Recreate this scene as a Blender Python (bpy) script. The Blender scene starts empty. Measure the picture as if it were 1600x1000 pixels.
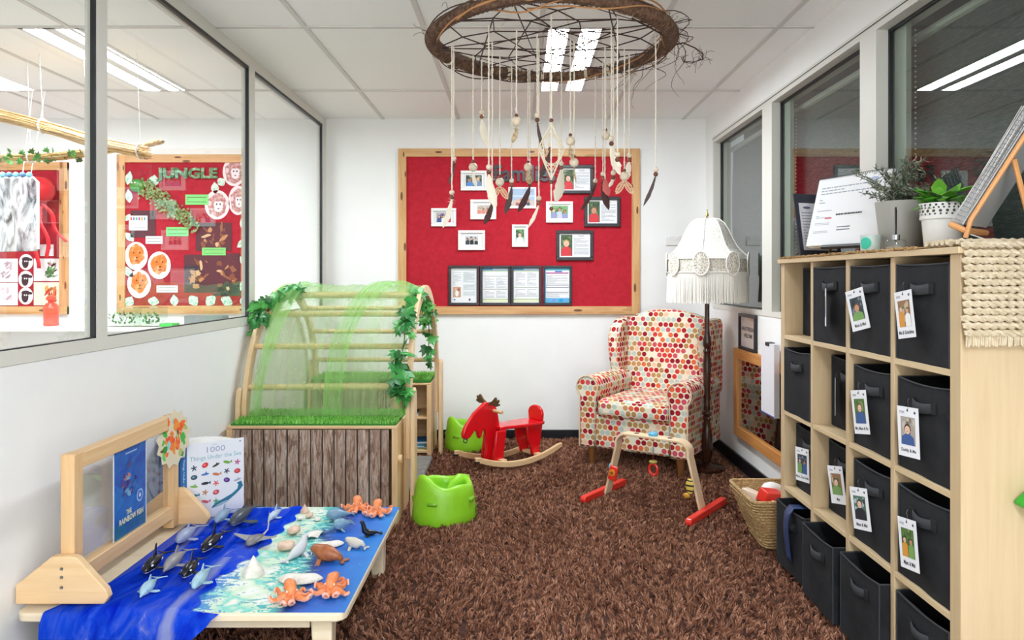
import bpy, math, random
import numpy as np
from mathutils import Vector, Matrix, Euler, noise
from math import pi, sin, cos, radians
sc = bpy.context.scene
COL = sc.collection
FPX = 1140.0
CZ = 1.24
# ---------------------------------------------------------------- camera
cam_d = bpy.data.cameras.new('camera'); cam = bpy.data.objects.new('camera', cam_d); COL.objects.link(cam)
cam.location = (0, 0, CZ); cam.rotation_euler = (pi/2, 0, 0)
cam_d.sensor_width = 36; cam_d.sensor_fit = 'HORIZONTAL'; cam_d.lens = FPX/1600*36
cam_d.shift_x = -10/1600; cam_d.shift_y = -65/1600; cam_d.clip_start = .05
sc.camera = cam
# ---------------------------------------------------------------- world, exposure
w = bpy.data.worlds.new('world'); sc.world = w; w.use_nodes = True
w.node_tree.nodes['Background'].inputs[0].default_value = (.8, .88, 1, 1)
w.node_tree.nodes['Background'].inputs[1].default_value = .3
sc.view_settings.view_transform = 'Standard'; sc.view_settings.look = 'None'
sc.view_settings.gamma = 1; sc.view_settings.use_curve_mapping = False
sc.view_settings.exposure = 1.42
LIGHT_STRENGTH = 26.0          # the ceiling troffers light the rooms
# added fill lights, unseen behind the camera, lift the ceilings; one per room
for nm_, lx_, wx_, pw_ in (('fill_light_play_room', 0.0, 2.5, 46), ('fill_light_next_room', -3.2, 2.6, 6)):
    ld = bpy.data.lights.new(nm_, 'AREA'); ld.shape = 'RECTANGLE'; ld.size = wx_; ld.size_y = 1.9; ld.energy = pw_; ld.color = (.90, .955, 1)
    lo_ = bpy.data.objects.new(nm_, ld); COL.objects.link(lo_); lo_.location = (lx_, -4.5, 1.15); lo_.rotation_euler = (pi/2+radians(46), 0, 0)
sc.cycles.max_bounces = 10; sc.cycles.diffuse_bounces = 6; sc.cycles.glossy_bounces = 4
sc.cycles.transparent_max_bounces = 16; sc.cycles.caustics_reflective = False; sc.cycles.caustics_refractive = False
sc.cycles.sample_clamp_indirect = 6
R = random.Random(5)
# ---------------------------------------------------------------- materials
def lin(v):
    v = v/255.0
    return v/12.92 if v <= .04045 else ((v+.055)/1.055)**2.4
def rgb(c, k=.92): return (lin(c[0])*k, lin(c[1])*k, lin(c[2])*k, 1)
M = {}
def mat(name, col, rough=.55, metal=0, coat=0, spec=.5, alpha=1, emit=0, sub=0):
    if name in M: return M[name]
    m = bpy.data.materials.new(name); m.use_nodes = True
    b = m.node_tree.nodes['Principled BSDF']
    b.inputs['Base Color'].default_value = rgb(col); b.inputs['Roughness'].default_value = rough
    b.inputs['Metallic'].default_value = metal; b.inputs['Coat Weight'].default_value = coat
    b.inputs['Specular IOR Level'].default_value = spec; b.inputs['Alpha'].default_value = alpha
    if emit:
        b.inputs['Emission Color'].default_value = (1, 1, 1, 1); b.inputs['Emission Strength'].default_value = emit
    M[name] = m; return m
def cm(col, rough=.6):
    return mat('paint_%02x%02x%02x' % tuple(int(v) for v in col), col, rough)
class NT:
    """small node helper"""
    def __init__(s, m): s.m = m; s.t = m.node_tree; s.b = s.t.nodes.get('Principled BSDF'); s.out = s.t.nodes['Material Output']
    def n(s, typ, **kw):
        x = s.t.nodes.new(typ)
        for k, v in kw.items():
            if k.startswith('_'): setattr(x, k[1:], v)
        return x
    def link(s, a, b): s.t.links.new(a, b)
    def set(s, inp, v):
        if isinstance(v, bpy.types.NodeSocket): s.link(v, inp)
        else: inp.default_value = v
    def math(s, op, a, b=0, c=0):
        x = s.n('ShaderNodeMath', _operation=op); s.set(x.inputs[0], a); s.set(x.inputs[1], b)
        if len(x.inputs) > 2: s.set(x.inputs[2], c)
        return x.outputs[0]
    def coord(s, kind='Object'): return s.n('ShaderNodeTexCoord').outputs[kind]
    def mapping(s, v, scale=(1, 1, 1), loc=(0, 0, 0), rot=(0, 0, 0)):
        x = s.n('ShaderNodeMapping'); s.link(v, x.inputs[0]); x.inputs['Scale'].default_value = scale
        x.inputs['Location'].default_value = loc; x.inputs['Rotation'].default_value = rot
        return x.outputs[0]
    def noise(s, v, scale=5, detail=3, rough=.55, dist=0, out='Fac'):
        x = s.n('ShaderNodeTexNoise'); s.link(v, x.inputs['Vector']); x.inputs['Scale'].default_value = scale
        x.inputs['Detail'].default_value = detail; x.inputs['Roughness'].default_value = rough; x.inputs['Distortion'].default_value = dist
        return x.outputs[out]
    def ramp(s, f, stops, const=False):
        x = s.n('ShaderNodeValToRGB'); s.set(x.inputs[0], f); r = x.color_ramp
        if const: r.interpolation = 'CONSTANT'
        while len(r.elements) < len(stops): r.elements.new(.5)
        for e, (p, c) in zip(r.elements, stops):
            e.position = p; e.color = rgb(c)
        return x.outputs[0]
    def mix(s, f, a, b, mode='MIX'):
        x = s.n('ShaderNodeMix', _data_type='RGBA', _blend_type=mode)
        s.set(x.inputs[0], f)
        for i, v in ((6, a), (7, b)):
            s.set(x.inputs[i], rgb(v) if isinstance(v, tuple) and len(v) == 3 else v)
        return x.outputs[2]
    def bump(s, h, strength=.3, dist=.01):
        x = s.n('ShaderNodeBump'); x.inputs['Strength'].default_value = strength; x.inputs['Distance'].default_value = dist
        s.link(h, x.inputs['Height']); s.link(x.outputs[0], s.b.inputs['Normal'])
    def col(s, c): s.link(c, s.b.inputs['Base Color'])
    def sep(s, v):
        x = s.n('ShaderNodeSeparateXYZ'); s.link(v, x.inputs[0]); return x.outputs
def wood(name, a, b, axis='z', rough=.45, knots=False, scale=1.0):
    if name in M: return M[name]
    m = mat(name, a, rough); t = NT(m)
    sx = {'x': (2, 28, 28), 'y': (28, 2, 28), 'z': (28, 28, 2)}[axis]
    v = t.mapping(t.coord(), tuple(q*scale for q in sx))
    f = t.noise(v, 1.4, 4, .6, .6)
    c = t.ramp(f, [(.3, a), (.55, tuple((p+q)/2 for p, q in zip(a, b))), (.75, b)])
    if knots:
        vo = t.n('ShaderNodeTexVoronoi'); k = {'x': (5, 18, 18), 'y': (18, 5, 18), 'z': (18, 18, 5)}[axis]
        t.link(t.mapping(t.coord(), k), vo.inputs['Vector']); vo.inputs['Scale'].default_value = 1
        g = t.math('LESS_THAN', vo.outputs['Distance'], .17)
        c = t.mix(g, c, (110, 70, 38))
        f2 = t.noise(t.mapping(t.coord(), tuple(q*.25 for q in sx)), 2, 2)
        c = t.mix(t.math('MULTIPLY', t.math('GREATER_THAN', f2, .62), .5), c, (176, 118, 66))
    t.col(c); t.bump(f, .05, .002)
    return m
def noisy(name, a, b, scale=8, rough=.7, lo=.35, hi=.65, bump=0, bscale=200, detail=4, dist=0, stretch=(1, 1, 1)):
    if name in M: return M[name]
    m = mat(name, a, rough); t = NT(m)
    v = t.mapping(t.coord(), stretch)
    t.col(t.ramp(t.noise(v, scale, detail, .6, dist), [(lo, a), (hi, b)]))
    if bump: t.bump(t.noise(t.coord(), bscale, 2), bump, .003)
    return m
def glass_mat(name, tint=(1, 1, 1), double=True, rough=0.0, ior=1.5):
    m = bpy.data.materials.new(name); m.use_nodes = True; M[name] = m
    t = m.node_tree; t.nodes.clear()
    out = t.nodes.new('ShaderNodeOutputMaterial'); tr = t.nodes.new('ShaderNodeBsdfTransparent'); gl = t.nodes.new('ShaderNodeBsdfGlossy')
    fr = t.nodes.new('ShaderNodeFresnel'); fr.inputs[0].default_value = ior; mx = t.nodes.new('ShaderNodeMixShader')
    tr.inputs[0].default_value = (*tint, 1); gl.inputs['Roughness'].default_value = rough
    # a single pane reflects alike from both sides
    ge = t.nodes.new('ShaderNodeNewGeometry'); m1 = t.nodes.new('ShaderNodeMath'); m1.operation = 'MULTIPLY_ADD'; m1.inputs[1].default_value = -2; m1.inputs[2].default_value = 1
    m2 = t.nodes.new('ShaderNodeMath'); m2.operation = 'POWER'; m2.inputs[0].default_value = ior
    t.links.new(ge.outputs['Backfacing'], m1.inputs[0]); t.links.new(m1.outputs[0], m2.inputs[1]); t.links.new(m2.outputs[0], fr.inputs[0])
    src = fr.outputs[0]
    if double:
        a = t.nodes.new('ShaderNodeMath'); a.operation = 'MULTIPLY'; a.inputs[1].default_value = 1.75; a.use_clamp = True
        t.links.new(src, a.inputs[0]); src = a.outputs[0]
    t.links.new(src, mx.inputs[0]); t.links.new(tr.outputs[0], mx.inputs[1]); t.links.new(gl.outputs[0], mx.inputs[2])
    t.links.new(mx.outputs[0], out.inputs[0]); return m
# ---------------------------------------------------------------- objects
def tag(o, label=None, cat=None, group=None, kind=None):
    if label: o['label'] = label
    if cat: o['category'] = cat
    if group: o['group'] = group
    if kind: o['kind'] = kind
    return o
def thing(name, label, cat, loc=(0, 0, 0), rz=0, group=None, rot=None):
    o = bpy.data.objects.new(name, None); COL.objects.link(o); o.empty_display_size = .05
    o.location = loc; o.rotation_euler = rot if rot else (0, 0, rz)
    return tag(o, label, cat, group)
class MB:
    def __init__(s): s.v = []; s.f = []; s.mi = []; s.M = Matrix.Identity(4)
    def add(s, vs, fs, mi=0):
        o = len(s.v)
        for p in vs: s.v.append(tuple(s.M @ Vector(p)))
        for i, f in enumerate(fs):
            s.f.append([o+k for k in f]); s.mi.append(mi[i] if isinstance(mi, list) else mi)
        return s
    def box(s, x0, x1, y0, y1, z0, z1, mi=0):
        v = [(x, y, z) for z in (z0, z1) for y in (y0, y1) for x in (x0, x1)]
        return s.add(v, [(0, 2, 3, 1), (4, 5, 7, 6), (0, 1, 5, 4), (2, 6, 7, 3), (0, 4, 6, 2), (1, 3, 7, 5)], mi)
    def hexa(s, pts, mi=0):   # 4 bottom ccw, 4 top ccw
        return s.add(pts, [(3, 2, 1, 0), (4, 5, 6, 7), (0, 1, 5, 4), (1, 2, 6, 5), (2, 3, 7, 6), (3, 0, 4, 7)], mi)
    def prism(s, pts, a, b, plane='xz', mi=0):
        n = len(pts)
        def P(p, t): return {'xz': (p[0], t, p[1]), 'xy': (p[0], p[1], t), 'yz': (t, p[0], p[1])}[plane]
        vs = [P(p, a) for p in pts]+[P(p, b) for p in pts]
        fs = [tuple(range(n))[::-1], tuple(range(n, 2*n))]+[(i, (i+1) % n, n+(i+1) % n, n+i) for i in range(n)]
        if plane == 'xz': fs = [f[::-1] for f in fs]
        return s.add(vs, fs, mi)
    def loft(s, pts, rad, n=12, up=(0, 0, 1), mi=0, caps=True, closed=False):
        pts = [Vector(p) for p in pts]; k = len(pts); vs = []; up = Vector(up); prev = None
        if not isinstance(rad, (list, tuple)): rad = [rad]*k
        for i, p in enumerate(pts):
            if closed: t = pts[(i+1) % k]-pts[i-1]
            else: t = pts[min(i+1, k-1)]-pts[max(i-1, 0)]
            if t.length < 1e-9: t = Vector((0, 0, 1))
            t.normalize()
            if prev is None:
                u0 = up if abs(t.dot(up)) < .95 else Vector((1, 0, 0))
                if abs(t.dot(u0)) > .95: u0 = Vector((0, 1, 0))
                side = t.cross(u0).normalized()
            else:
                side = (prev-t*prev.dot(t)).normalized()
            prev = side; u = side.cross(t).normalized()
            r = rad[i]; a, b = r if isinstance(r, (tuple, list)) else (r, r)
            for j in range(n):
                g = 2*pi*j/n; vs.append(p+side*cos(g)*a+u*sin(g)*b)
        fs = []; ms = []
        for i in range(k if closed else k-1):
            i2 = (i+1) % k
            for j in range(n):
                j2 = (j+1) % n; fs.append((i*n+j, i*n+j2, i2*n+j2, i2*n+j)); ms.append(mi(i, j) if callable(mi) else mi)
        if caps and not closed:
            fs.append(tuple(range(n))[::-1]); fs.append(tuple((k-1)*n+j for j in range(n))); ms += [ms[0], ms[-1]]
        return s.add(vs, fs, ms)
    def lathe(s, prof, n=24, c=(0, 0, 0), mi=0, a0=0, a1=2*pi, fn=None, close=True):
        vs = []; full = abs(a1-a0-2*pi) < 1e-6; m = n if full else n+1
        for i, (r, z) in enumerate(prof):
            for j in range(m):
                g = a0+(a1-a0)*j/n; q = r*(fn(g, i) if fn else 1)
                vs.append((c[0]+q*cos(g), c[1]+q*sin(g), c[2]+z))
        fs = []; ms = []
        for i in range(len(prof)-1):
            for j in range(n):
                j2 = (j+1) % m; fs.append((i*m+j, i*m+j2, (i+1)*m+j2, (i+1)*m+j)); ms.append(mi(i, j) if callable(mi) else mi)
        if full and close:
            if prof[0][0] > 1e-5: fs.append(tuple(range(m))[::-1]); ms.append(ms[0])
            if prof[-1][0] > 1e-5: fs.append(tuple((len(prof)-1)*m+j for j in range(m))); ms.append(ms[-1])
        return s.add(vs, fs, ms)
    def ball(s, c, r, n=12, m=8, mi=0):
        rx, ry, rz = r if isinstance(r, (tuple, list)) else (r, r, r)
        vs = []; fs = []
        for i in range(m+1):
            a = pi*i/m
            for j in range(n):
                g = 2*pi*j/n; vs.append((c[0]+rx*sin(a)*cos(g), c[1]+ry*sin(a)*sin(g), c[2]-rz*cos(a)))
        for i in range(m):
            for j in range(n):
                j2 = (j+1) % n; fs.append((i*n+j, i*n+j2, (i+1)*n+j2, (i+1)*n+j))
        return s.add(vs, fs, mi)
    def grid(s, fn, nu, nv, mi=0):
        vs = [fn(i/nu, j/nv) for j in range(nv+1) for i in range(nu+1)]
        fs = [(j*(nu+1)+i, j*(nu+1)+i+1, (j+1)*(nu+1)+i+1, (j+1)*(nu+1)+i) for j in range(nv) for i in range(nu)]
        return s.add(vs, fs, mi)
    def build(s, name, mats, parent=None, bevel=0, seg=2, smooth=True, ang=35, uvbox=False, loc=None, subsurf=0, solid=0):
        me = bpy.data.meshes.new(name); me.from_pydata(s.v, [], s.f)
        if not isinstance(mats, (list, tuple)): mats = [mats]
        for m in mats: me.materials.append(m)
        me.polygons.foreach_set('material_index', s.mi)
        me.update()
        if smooth: me.shade_smooth(); me.set_sharp_from_angle(angle=radians(ang))
        if uvbox:
            uv = me.uv_layers.new(name='UVMap')
            for p in me.polygons:
                nx, ny, nz = (abs(q) for q in p.normal)
                for li in p.loop_indices:
                    x, y, z = me.vertices[me.loops[li].vertex_index].co
                    uv.data[li].uv = (x, y) if nz >= max(nx, ny) else ((y, z) if nx > ny else (x, z))
        o = bpy.data.objects.new(name, me); COL.objects.link(o)
        if parent: o.parent = parent
        if loc: o.location = loc
        if bevel:
            b = o.modifiers.new('bevel', 'BEVEL'); b.width = bevel; b.segments = seg; b.limit_method = 'ANGLE'; b.angle_limit = radians(40)
            b.harden_normals = False
        if subsurf:
            b = o.modifiers.new('sub', 'SUBSURF'); b.levels = subsurf; b.render_levels = subsurf
        if solid:
            b = o.modifiers.new('solid', 'SOLIDIFY'); b.thickness = solid; b.offset = 0
        return o
def bx(name, m, parent, x0, x1, y0, y1, z0, z1, bevel=0, **k):
    return MB().box(x0, x1, y0, y1, z0, z1).build(name, m, parent, bevel=bevel, smooth=bool(bevel), **k)
def struct(o): o['kind'] = 'structure'; return o
def copy_tree(o, parent=None, label=None, loc=None, rz=None):
    c = o.copy(); COL.objects.link(c); c.parent = parent
    if label: c['label'] = label
    if loc: c.location = loc
    if rz is not None: c.rotation_euler = (0, 0, rz)
    for ch in list(o.children): copy_tree(ch, c)
    return c
_tx = {}
def text_mesh(s, bold=False):
    if (s, bold) in _tx: return _tx[(s, bold)]
    cu = bpy.data.curves.new('t', 'FONT'); cu.body = s; cu.size = 1; cu.resolution_u = 2
    if bold: cu.offset = .025 if bold is True else bold
    ob = bpy.data.objects.new('t', cu); COL.objects.link(ob)
    me = bpy.data.meshes.new_from_object(ob)
    vs = [(v.co.x, v.co.y) for v in me.vertices]; fs = [tuple(p.vertices) for p in me.polygons]
    bpy.data.objects.remove(ob); bpy.data.curves.remove(cu); bpy.data.meshes.remove(me)
    x0 = min(v[0] for v in vs); x1 = max(v[0] for v in vs); y0 = min(v[1] for v in vs); y1 = max(v[1] for v in vs)
    vs = [((x-x0)/(x1-x0), (y-y0)/(y1-y0)) for x, y in vs]
    _tx[(s, bold)] = (vs, fs, (x1-x0)/(y1-y0)); return _tx[(s, bold)]
class CV:
    """flat printed artwork: x right, y up in local XZ plane, seen from -Y"""
    def __init__(s, w, h, base, m=None): s.w = w; s.h = h; s.vs = []; s.fs = []; s.ms = []; s.mats = []; s.rect(0, 0, w, h, base, 0)
    def _m(s, c):
        m = c if isinstance(c, bpy.types.Material) else cm(c)
        if m not in s.mats: s.mats.append(m)
        return s.mats.index(m)
    def _add(s, pts, faces, c, l):
        o = len(s.vs); yy = -l*.0004-3e-6*(len(s.ms) % 60); s.vs += [(p[0]-s.w/2, yy, p[1]-s.h/2) for p in pts]
        i = s._m(c)
        for f in faces: s.fs.append([o+k for k in f]); s.ms.append(i)
    def poly(s, pts, c, l=1): s._add(pts, [range(len(pts))], c, l)
    def rect(s, x0, y0, x1, y1, c, l=1): s.poly([(x0, y0), (x1, y0), (x1, y1), (x0, y1)], c, l)
    def ell(s, cx, cy, rx, ry, c, l=1, n=16, a=0):
        s.poly([(cx+rx*cos(t)*cos(a)-ry*sin(t)*sin(a), cy+rx*cos(t)*sin(a)+ry*sin(t)*cos(a)) for t in [2*pi*k/n for k in range(n)]], c, l)
    def blob(s, cx, cy, rx, ry, c, l=1, n=14, j=.2, seed=0, a=0):
        r = random.Random(seed)
        s.poly([(cx+q*(rx*cos(t)*cos(a)-ry*sin(t)*sin(a)), cy+q*(rx*cos(t)*sin(a)+ry*sin(t)*cos(a))) for t, q in [(2*pi*k/n, 1+r.uniform(-j, j)) for k in range(n)]], c, l)
    def text(s, st, x0, y0, x1, y1, c, l=2, bold=False):
        vs, fs, asp = text_mesh(st, bold)
        s._add([(x0+(x1-x0)*u, y0+(y1-y0)*v) for u, v in vs], fs, c, l)
    def lines(s, x0, y0, x1, y1, n, c, l=1, seed=1, fill=.35):
        r = random.Random(seed); st = (y1-y0)/n
        for i in range(n):
            x = x0
            while x < x1-.001:
                ln = r.uniform(.02, .09)*(x1-x0)+.0015
                s.rect(x, y0+st*i+st*.2, min(x+ln, x1), y0+st*i+st*(.2+fill), c, l); x += ln+.015*(x1-x0)
                if r.random() < .06: break
    def build(s, name, parent=None, loc=None, thick=0, back=(235, 235, 232)):
        vs, fs, ms = list(s.vs), list(s.fs), list(s.ms)
        if thick:
            i = s._m(back); o = len(vs); b = s.w/2; h = s.h/2
            vs += [(-b, .0001, -h), (b, .0001, -h), (b, .0001, h), (-b, .0001, h), (-b, thick, -h), (b, thick, -h), (b, thick, h), (-b, thick, h)]
            for f in ((4, 7, 6, 5), (0, 4, 5, 1), (1, 5, 6, 2), (2, 6, 7, 3), (3, 7, 4, 0)): fs.append([o+k for k in f]); ms.append(i)
        me = bpy.data.meshes.new(name); me.from_pydata(vs, [], fs)
        for m in s.mats: me.materials.append(m)
        me.polygons.foreach_set('material_index', ms); me.update()
        o = bpy.data.objects.new(name, me); COL.objects.link(o)
        if parent: o.parent = parent
        if loc: o.location = loc
        return o
SKIN = [(222, 176, 150), (205, 150, 120), (235, 195, 170), (180, 125, 95)]
def people(cv, x0, y0, x1, y1, bg, n, seed, shirts=None, l=1):
    """a small family snapshot"""
    r = random.Random(seed); W = x1-x0; H = y1-y0
    cv.rect(x0, y0, x1, y1, bg[0], l)
    for k in range(16):
        a, b = r.uniform(.04, .12), r.uniform(.04, .14)
        cx, cy = r.uniform(a, 1-a), r.uniform(max(.3, b), 1-b)
        cv.blob(x0+cx*W, y0+cy*H, a*W, b*H, r.choice(bg[1:]), l+.5, 9, .15, r.random())
    for k in range(n):
        cx = x0+W*(k+.5)/n+r.uniform(-.03, .03)*W; hr = min(W/n*.26, H*.15); cy = y0+H*r.uniform(.52, .68)
        sh = (shirts or [(60, 90, 150), (200, 60, 70), (240, 240, 240), (40, 40, 50), (220, 150, 60), (120, 160, 90)])
        bw = min(W/n*.46, cx-x0, x1-cx)
        cv.poly([(cx-bw, y0), (cx+bw, y0), (cx+bw*.9, cy-hr*1.8), (cx+hr*.5, cy-hr*.9), (cx-hr*.5, cy-hr*.9), (cx-bw*.9, cy-hr*1.8)], r.choice(sh), l+1)
        hair = r.choice([(60, 40, 28), (120, 80, 45), (30, 24, 22), (190, 150, 90)])
        cv.ell(cx, cy+hr*.15, hr*1.08, hr*1.2, hair, l+1.5); cv.ell(cx, cy-hr*.08, hr*.85, hr, r.choice(SKIN), l+2)
        cv.ell(cx, cy-hr*.45, hr*.3, hr*.09, (150, 60, 55), l+2.5, 8)
        for q in (-1, 1): cv.ell(cx+q*hr*.32, cy+hr*.15, hr*.1, hr*.08, (40, 30, 28), l+2.5, 6)
def P(px, py, d): return Vector(((px-810)*d/FPX, d, CZ+(435-py)*d/FPX))
# ---------------------------------------------------------------- shared materials
white_wall = noisy('white_wall_paint', (248, 248, 247), (251, 251, 250), 3, .75, bump=.04, bscale=400)
ceil_m = noisy('ceiling_tile_board', (250, 249, 248), (255, 255, 254), 160, .9, .38, .55, bump=.15, bscale=260)
grid_m = mat('ceiling_grid_metal', (216, 213, 209), .5)
frame_m = mat('aluminium_window_frame', (226, 224, 216), .4, spec=.4)
black_seal = mat('black_rubber_seal', (22, 24, 28), .4)
skirt_m = mat('navy_black_skirting', (14, 18, 26), .35)
pine = wood('pale_pine', (238, 205, 160), (220, 176, 124), 'x')
pine_y = wood('pale_pine_y', (238, 205, 160), (220, 176, 124), 'y')
pine_z = wood('pale_pine_z', (238, 205, 160), (220, 176, 124), 'z')
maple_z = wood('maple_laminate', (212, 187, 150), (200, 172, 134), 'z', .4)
maple_y = wood('maple_laminate_y', (222, 198, 160), (210, 182, 142), 'y', .4)
ply = wood('birch_ply', (236, 208, 168), (222, 184, 136), 'z', .4)
knot_x = wood('knotty_cypress_x', (226, 182, 128), (198, 144, 90), 'x', .5, True)
knot_z = wood('knotty_cypress_z', (226, 182, 128), (198, 144, 90), 'z', .5, True)
dark_wood = wood('dark_turned_wood', (70, 38, 26), (38, 20, 15), 'z', .2)
black_paint = mat('black_frame_paint', (34, 34, 40), .4)
white_paint = mat('white_frame_paint', (242, 240, 238), .45)
glass = glass_mat('clear_window_glass', (.97, .985, .975), double=True)
glass_r = glass_mat('dark_window_glass', (.86, .93, .9), double=True, rough=.01)
# ---------------------------------------------------------------- room shell
XL, XR, YB, ZC = -1.49, 1.45, 5.64, 2.475
XO = -4.9; YF = -4.6
NAT = noisy('dark_brown_carpet_backing', (52, 28, 20), (84, 48, 34), 60, .95)
FV = mat('pale_bounce_floor', (206, 200, 190), .45)  # floor mostly out of view, made pale to bounce light onto the ceilings
flo = MB(); flo.box(XL-.05, 1.75, 1.72, YB+.1, -.1, 0, 0); flo.box(XL-.05, 1.75, YF, 1.72, -.1, 0, 1); flo.box(XO, XL-.05, YF, YB+.1, -.1, 0, 1)
struct(flo.build('floor', [NAT, FV], None, smooth=False))
ceiling = struct(bx('ceiling', ceil_m, None, XO, 1.75, YF, YB+.1, ZC, ZC+.1))
g = MB()
gx0 = 0.114
for k in range(-8, 3):
    x = gx0+.58*k
    g.box(x-.012, x+.012, YF, YB, ZC-.006, ZC+.001)
for y in (4.785, 3.577, 2.37, 1.16, -.05, -1.26, -2.47, -3.68):
    g.box(XO, XR, y-.012, y+.012, ZC-.0065, ZC+.001)
g.build('ceiling_grid', grid_m, ceiling, smooth=False)
struct(bx('wall_back', white_wall, None, XO, 1.75, YB, YB+.1, 0, ZC))
struct(bx('wall_front', white_wall, None, XO, 1.75, YF-.1, YF, 0, ZC))
struct(bx('wall_far_left', white_wall, None, XO-.1, XO, YF, YB, 0, ZC))
struct(bx('wall_left', white_wall, None, XL-.1, XL, YF, YB, 0, .985, bevel=.003))
wr = MB()
wr.box(XR, XR+.12, YF, YB, 0, 1.02); wr.box(XR, XR+.12, YF, YB, 2.29, ZC)
wr.box(XR, XR+.12, 5.43, YB, 1.02, 2.29); wr.box(XR, XR+.12, YF, .7, 1.02, 2.29)
struct(wr.build('wall_right', white_wall, smooth=False))
struct(bx('wall_outer_right', mat('outer_shade', (40, 44, 44), .9), None, 1.7, 1.75, .6, 5.5, .9, 2.4))
struct(bx('baseboard_back', skirt_m, None, XL, XR, YB-.014, YB, 0, .072, bevel=.003))
struct(bx('baseboard_right', skirt_m, None, XR-.014, XR, YF, YB-.014, 0, .085, bevel=.003))
struct(bx('baseboard_left', skirt_m, None, XL, XL+.014, YF, YB-.014, 0, .072, bevel=.003))
# left glazed partition: three panes
lp = [(.55, 2.573), (2.638, 4.03), (4.115, 5.54)]
ZS, ZT = 1.03, 2.412
for i, (a, b) in enumerate(lp):
    o = struct(thing('window_%d' % (i+1), None, None))
    f = MB(); XG = XL-.012
    e0, e1 = (a-.0425 if i == 0 else a), (lp[i+1][0] if i < 2 else YB)
    f.box(XL-.04, XL+.004, e0, e1, .985, ZS); f.box(XL-.04, XL+.004, e0, e1, ZT, ZC)
    f.box(XL-.04, XL+.004, b, e1, ZS, ZT)
    if i == 0: f.box(XL-.04, XL+.004, e0, a, ZS, ZT)
    f.build('window_frame', frame_m, o, smooth=False)
    s = MB(); e = .008
    for (y0, y1, z0, z1) in ((b-e, b, ZS, ZT), (a, b, ZT-.016, ZT), (a, b, ZS, ZS+.004)):
        s.box(XL-.016, XL+.001, y0, y1, z0, z1)
    s.build('rubber_seal', black_seal, o, smooth=False)
    MB().add([(XG, a, ZS), (XG, b, ZS), (XG, b, ZT), (XG, a, ZT)], [(0, 1, 2, 3)]).build('pane', glass, o, smooth=False)
# right windows: recessed dark glass with woven blinds behind
blind = mat('charcoal_woven_blind', (62, 68, 66), .9); t = NT(blind)
v = t.mapping(t.coord(), (1, 14, 160)); f1 = t.noise(v, 1.6, 3, .6, 1.2)
t.col(t.ramp(f1, [(.32, (44, 50, 50)), (.5, (66, 72, 70)), (.68, (98, 104, 100))])); t.bump(f1, .4, .004)
rp = [(4.33, 5.40), (3.09, 4.165), (.75, 2.95)]
ZS2, ZT2 = 1.05, 2.245
jamb_m = mat('grey_green_window_jamb', (160, 164, 152), .45)
for i, (a, b) in enumerate(rp):
    o = struct(thing('window_%d' % (i+4), None, None)); XG = XR+.055
    f = MB()
    a2 = a-.0825 if i == 0 else (a-.07 if i == 1 else .70); b2 = 5.43 if i == 0 else (b+.0825 if i == 1 else b+.07)
    f.box(XR-.004, XR+.12, a2, b2, 1.02, ZS2); f.box(XR-.004, XR+.12, a2, b2, ZT2, 2.29)
    f.box(XR-.004, XR+.12, a2, a, ZS2, ZT2); f.box(XR-.004, XR+.12, b, b2, ZS2, ZT2)
    f.build('window_frame', frame_m, o, smooth=False)
    MB().box(XR-.006, XR-.003, a2, b2, 2.272, 2.276).build('frame_groove', black_seal, o, smooth=False)
    s = MB(); e = .012
    for (y0, y1, z0, z1) in ((a, a+e, ZS2, ZT2), (b-e, b, ZS2, ZT2), (a, b, ZT2-e, ZT2), (a, b, ZS2, ZS2+.006)):
        s.box(XG-.01, XG+.003, y0, y1, z0, z1)
    s.build('rubber_seal', black_seal, o, smooth=False)
    MB().add([(XG, a, ZS2), (XG, a, ZT2), (XG, b, ZT2), (XG, b, ZS2)], [(0, 1, 2, 3)]).build('pane', glass_r, o, smooth=False)
    s = MB(); s.box(XG+.01, XR+.118, b-.012, b, ZS2, ZT2); s.box(XG+.01, XG+.03, b-.10, b-.012, ZS2, ZT2)
    s.build('inner_jamb', jamb_m, o, smooth=False)
    wav = MB().grid(lambda u, v, a=a, b=b: (XR+.15+.004*sin(v*9+u*5), a-.05+(b-a+.1)*u, 1.0+1.2*v), 8, 12)
    r = wav.build('roller_blind', blind, None); r['label'] = 'charcoal woven roller blind behind the %s right-hand window pane' % ['farthest narrow', 'middle', 'nearest large'][i]
    r['category'] = 'blind'; r['group'] = 'roller blinds behind the right windows'
    tb = MB().loft([(XR+.15, a-.05, 2.2), (XR+.15, b+.05, 2.2)], .02, 10).build('roller_tube', jamb_m, r)
    ch = MB()
    for k in range(56): ch.ball((XR+.085, b-.13, 1.1+.02*k), .0035, 5, 4)
    ch.build('bead_chain', mat('pale_chain', (190, 190, 184), .4), r)
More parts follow.
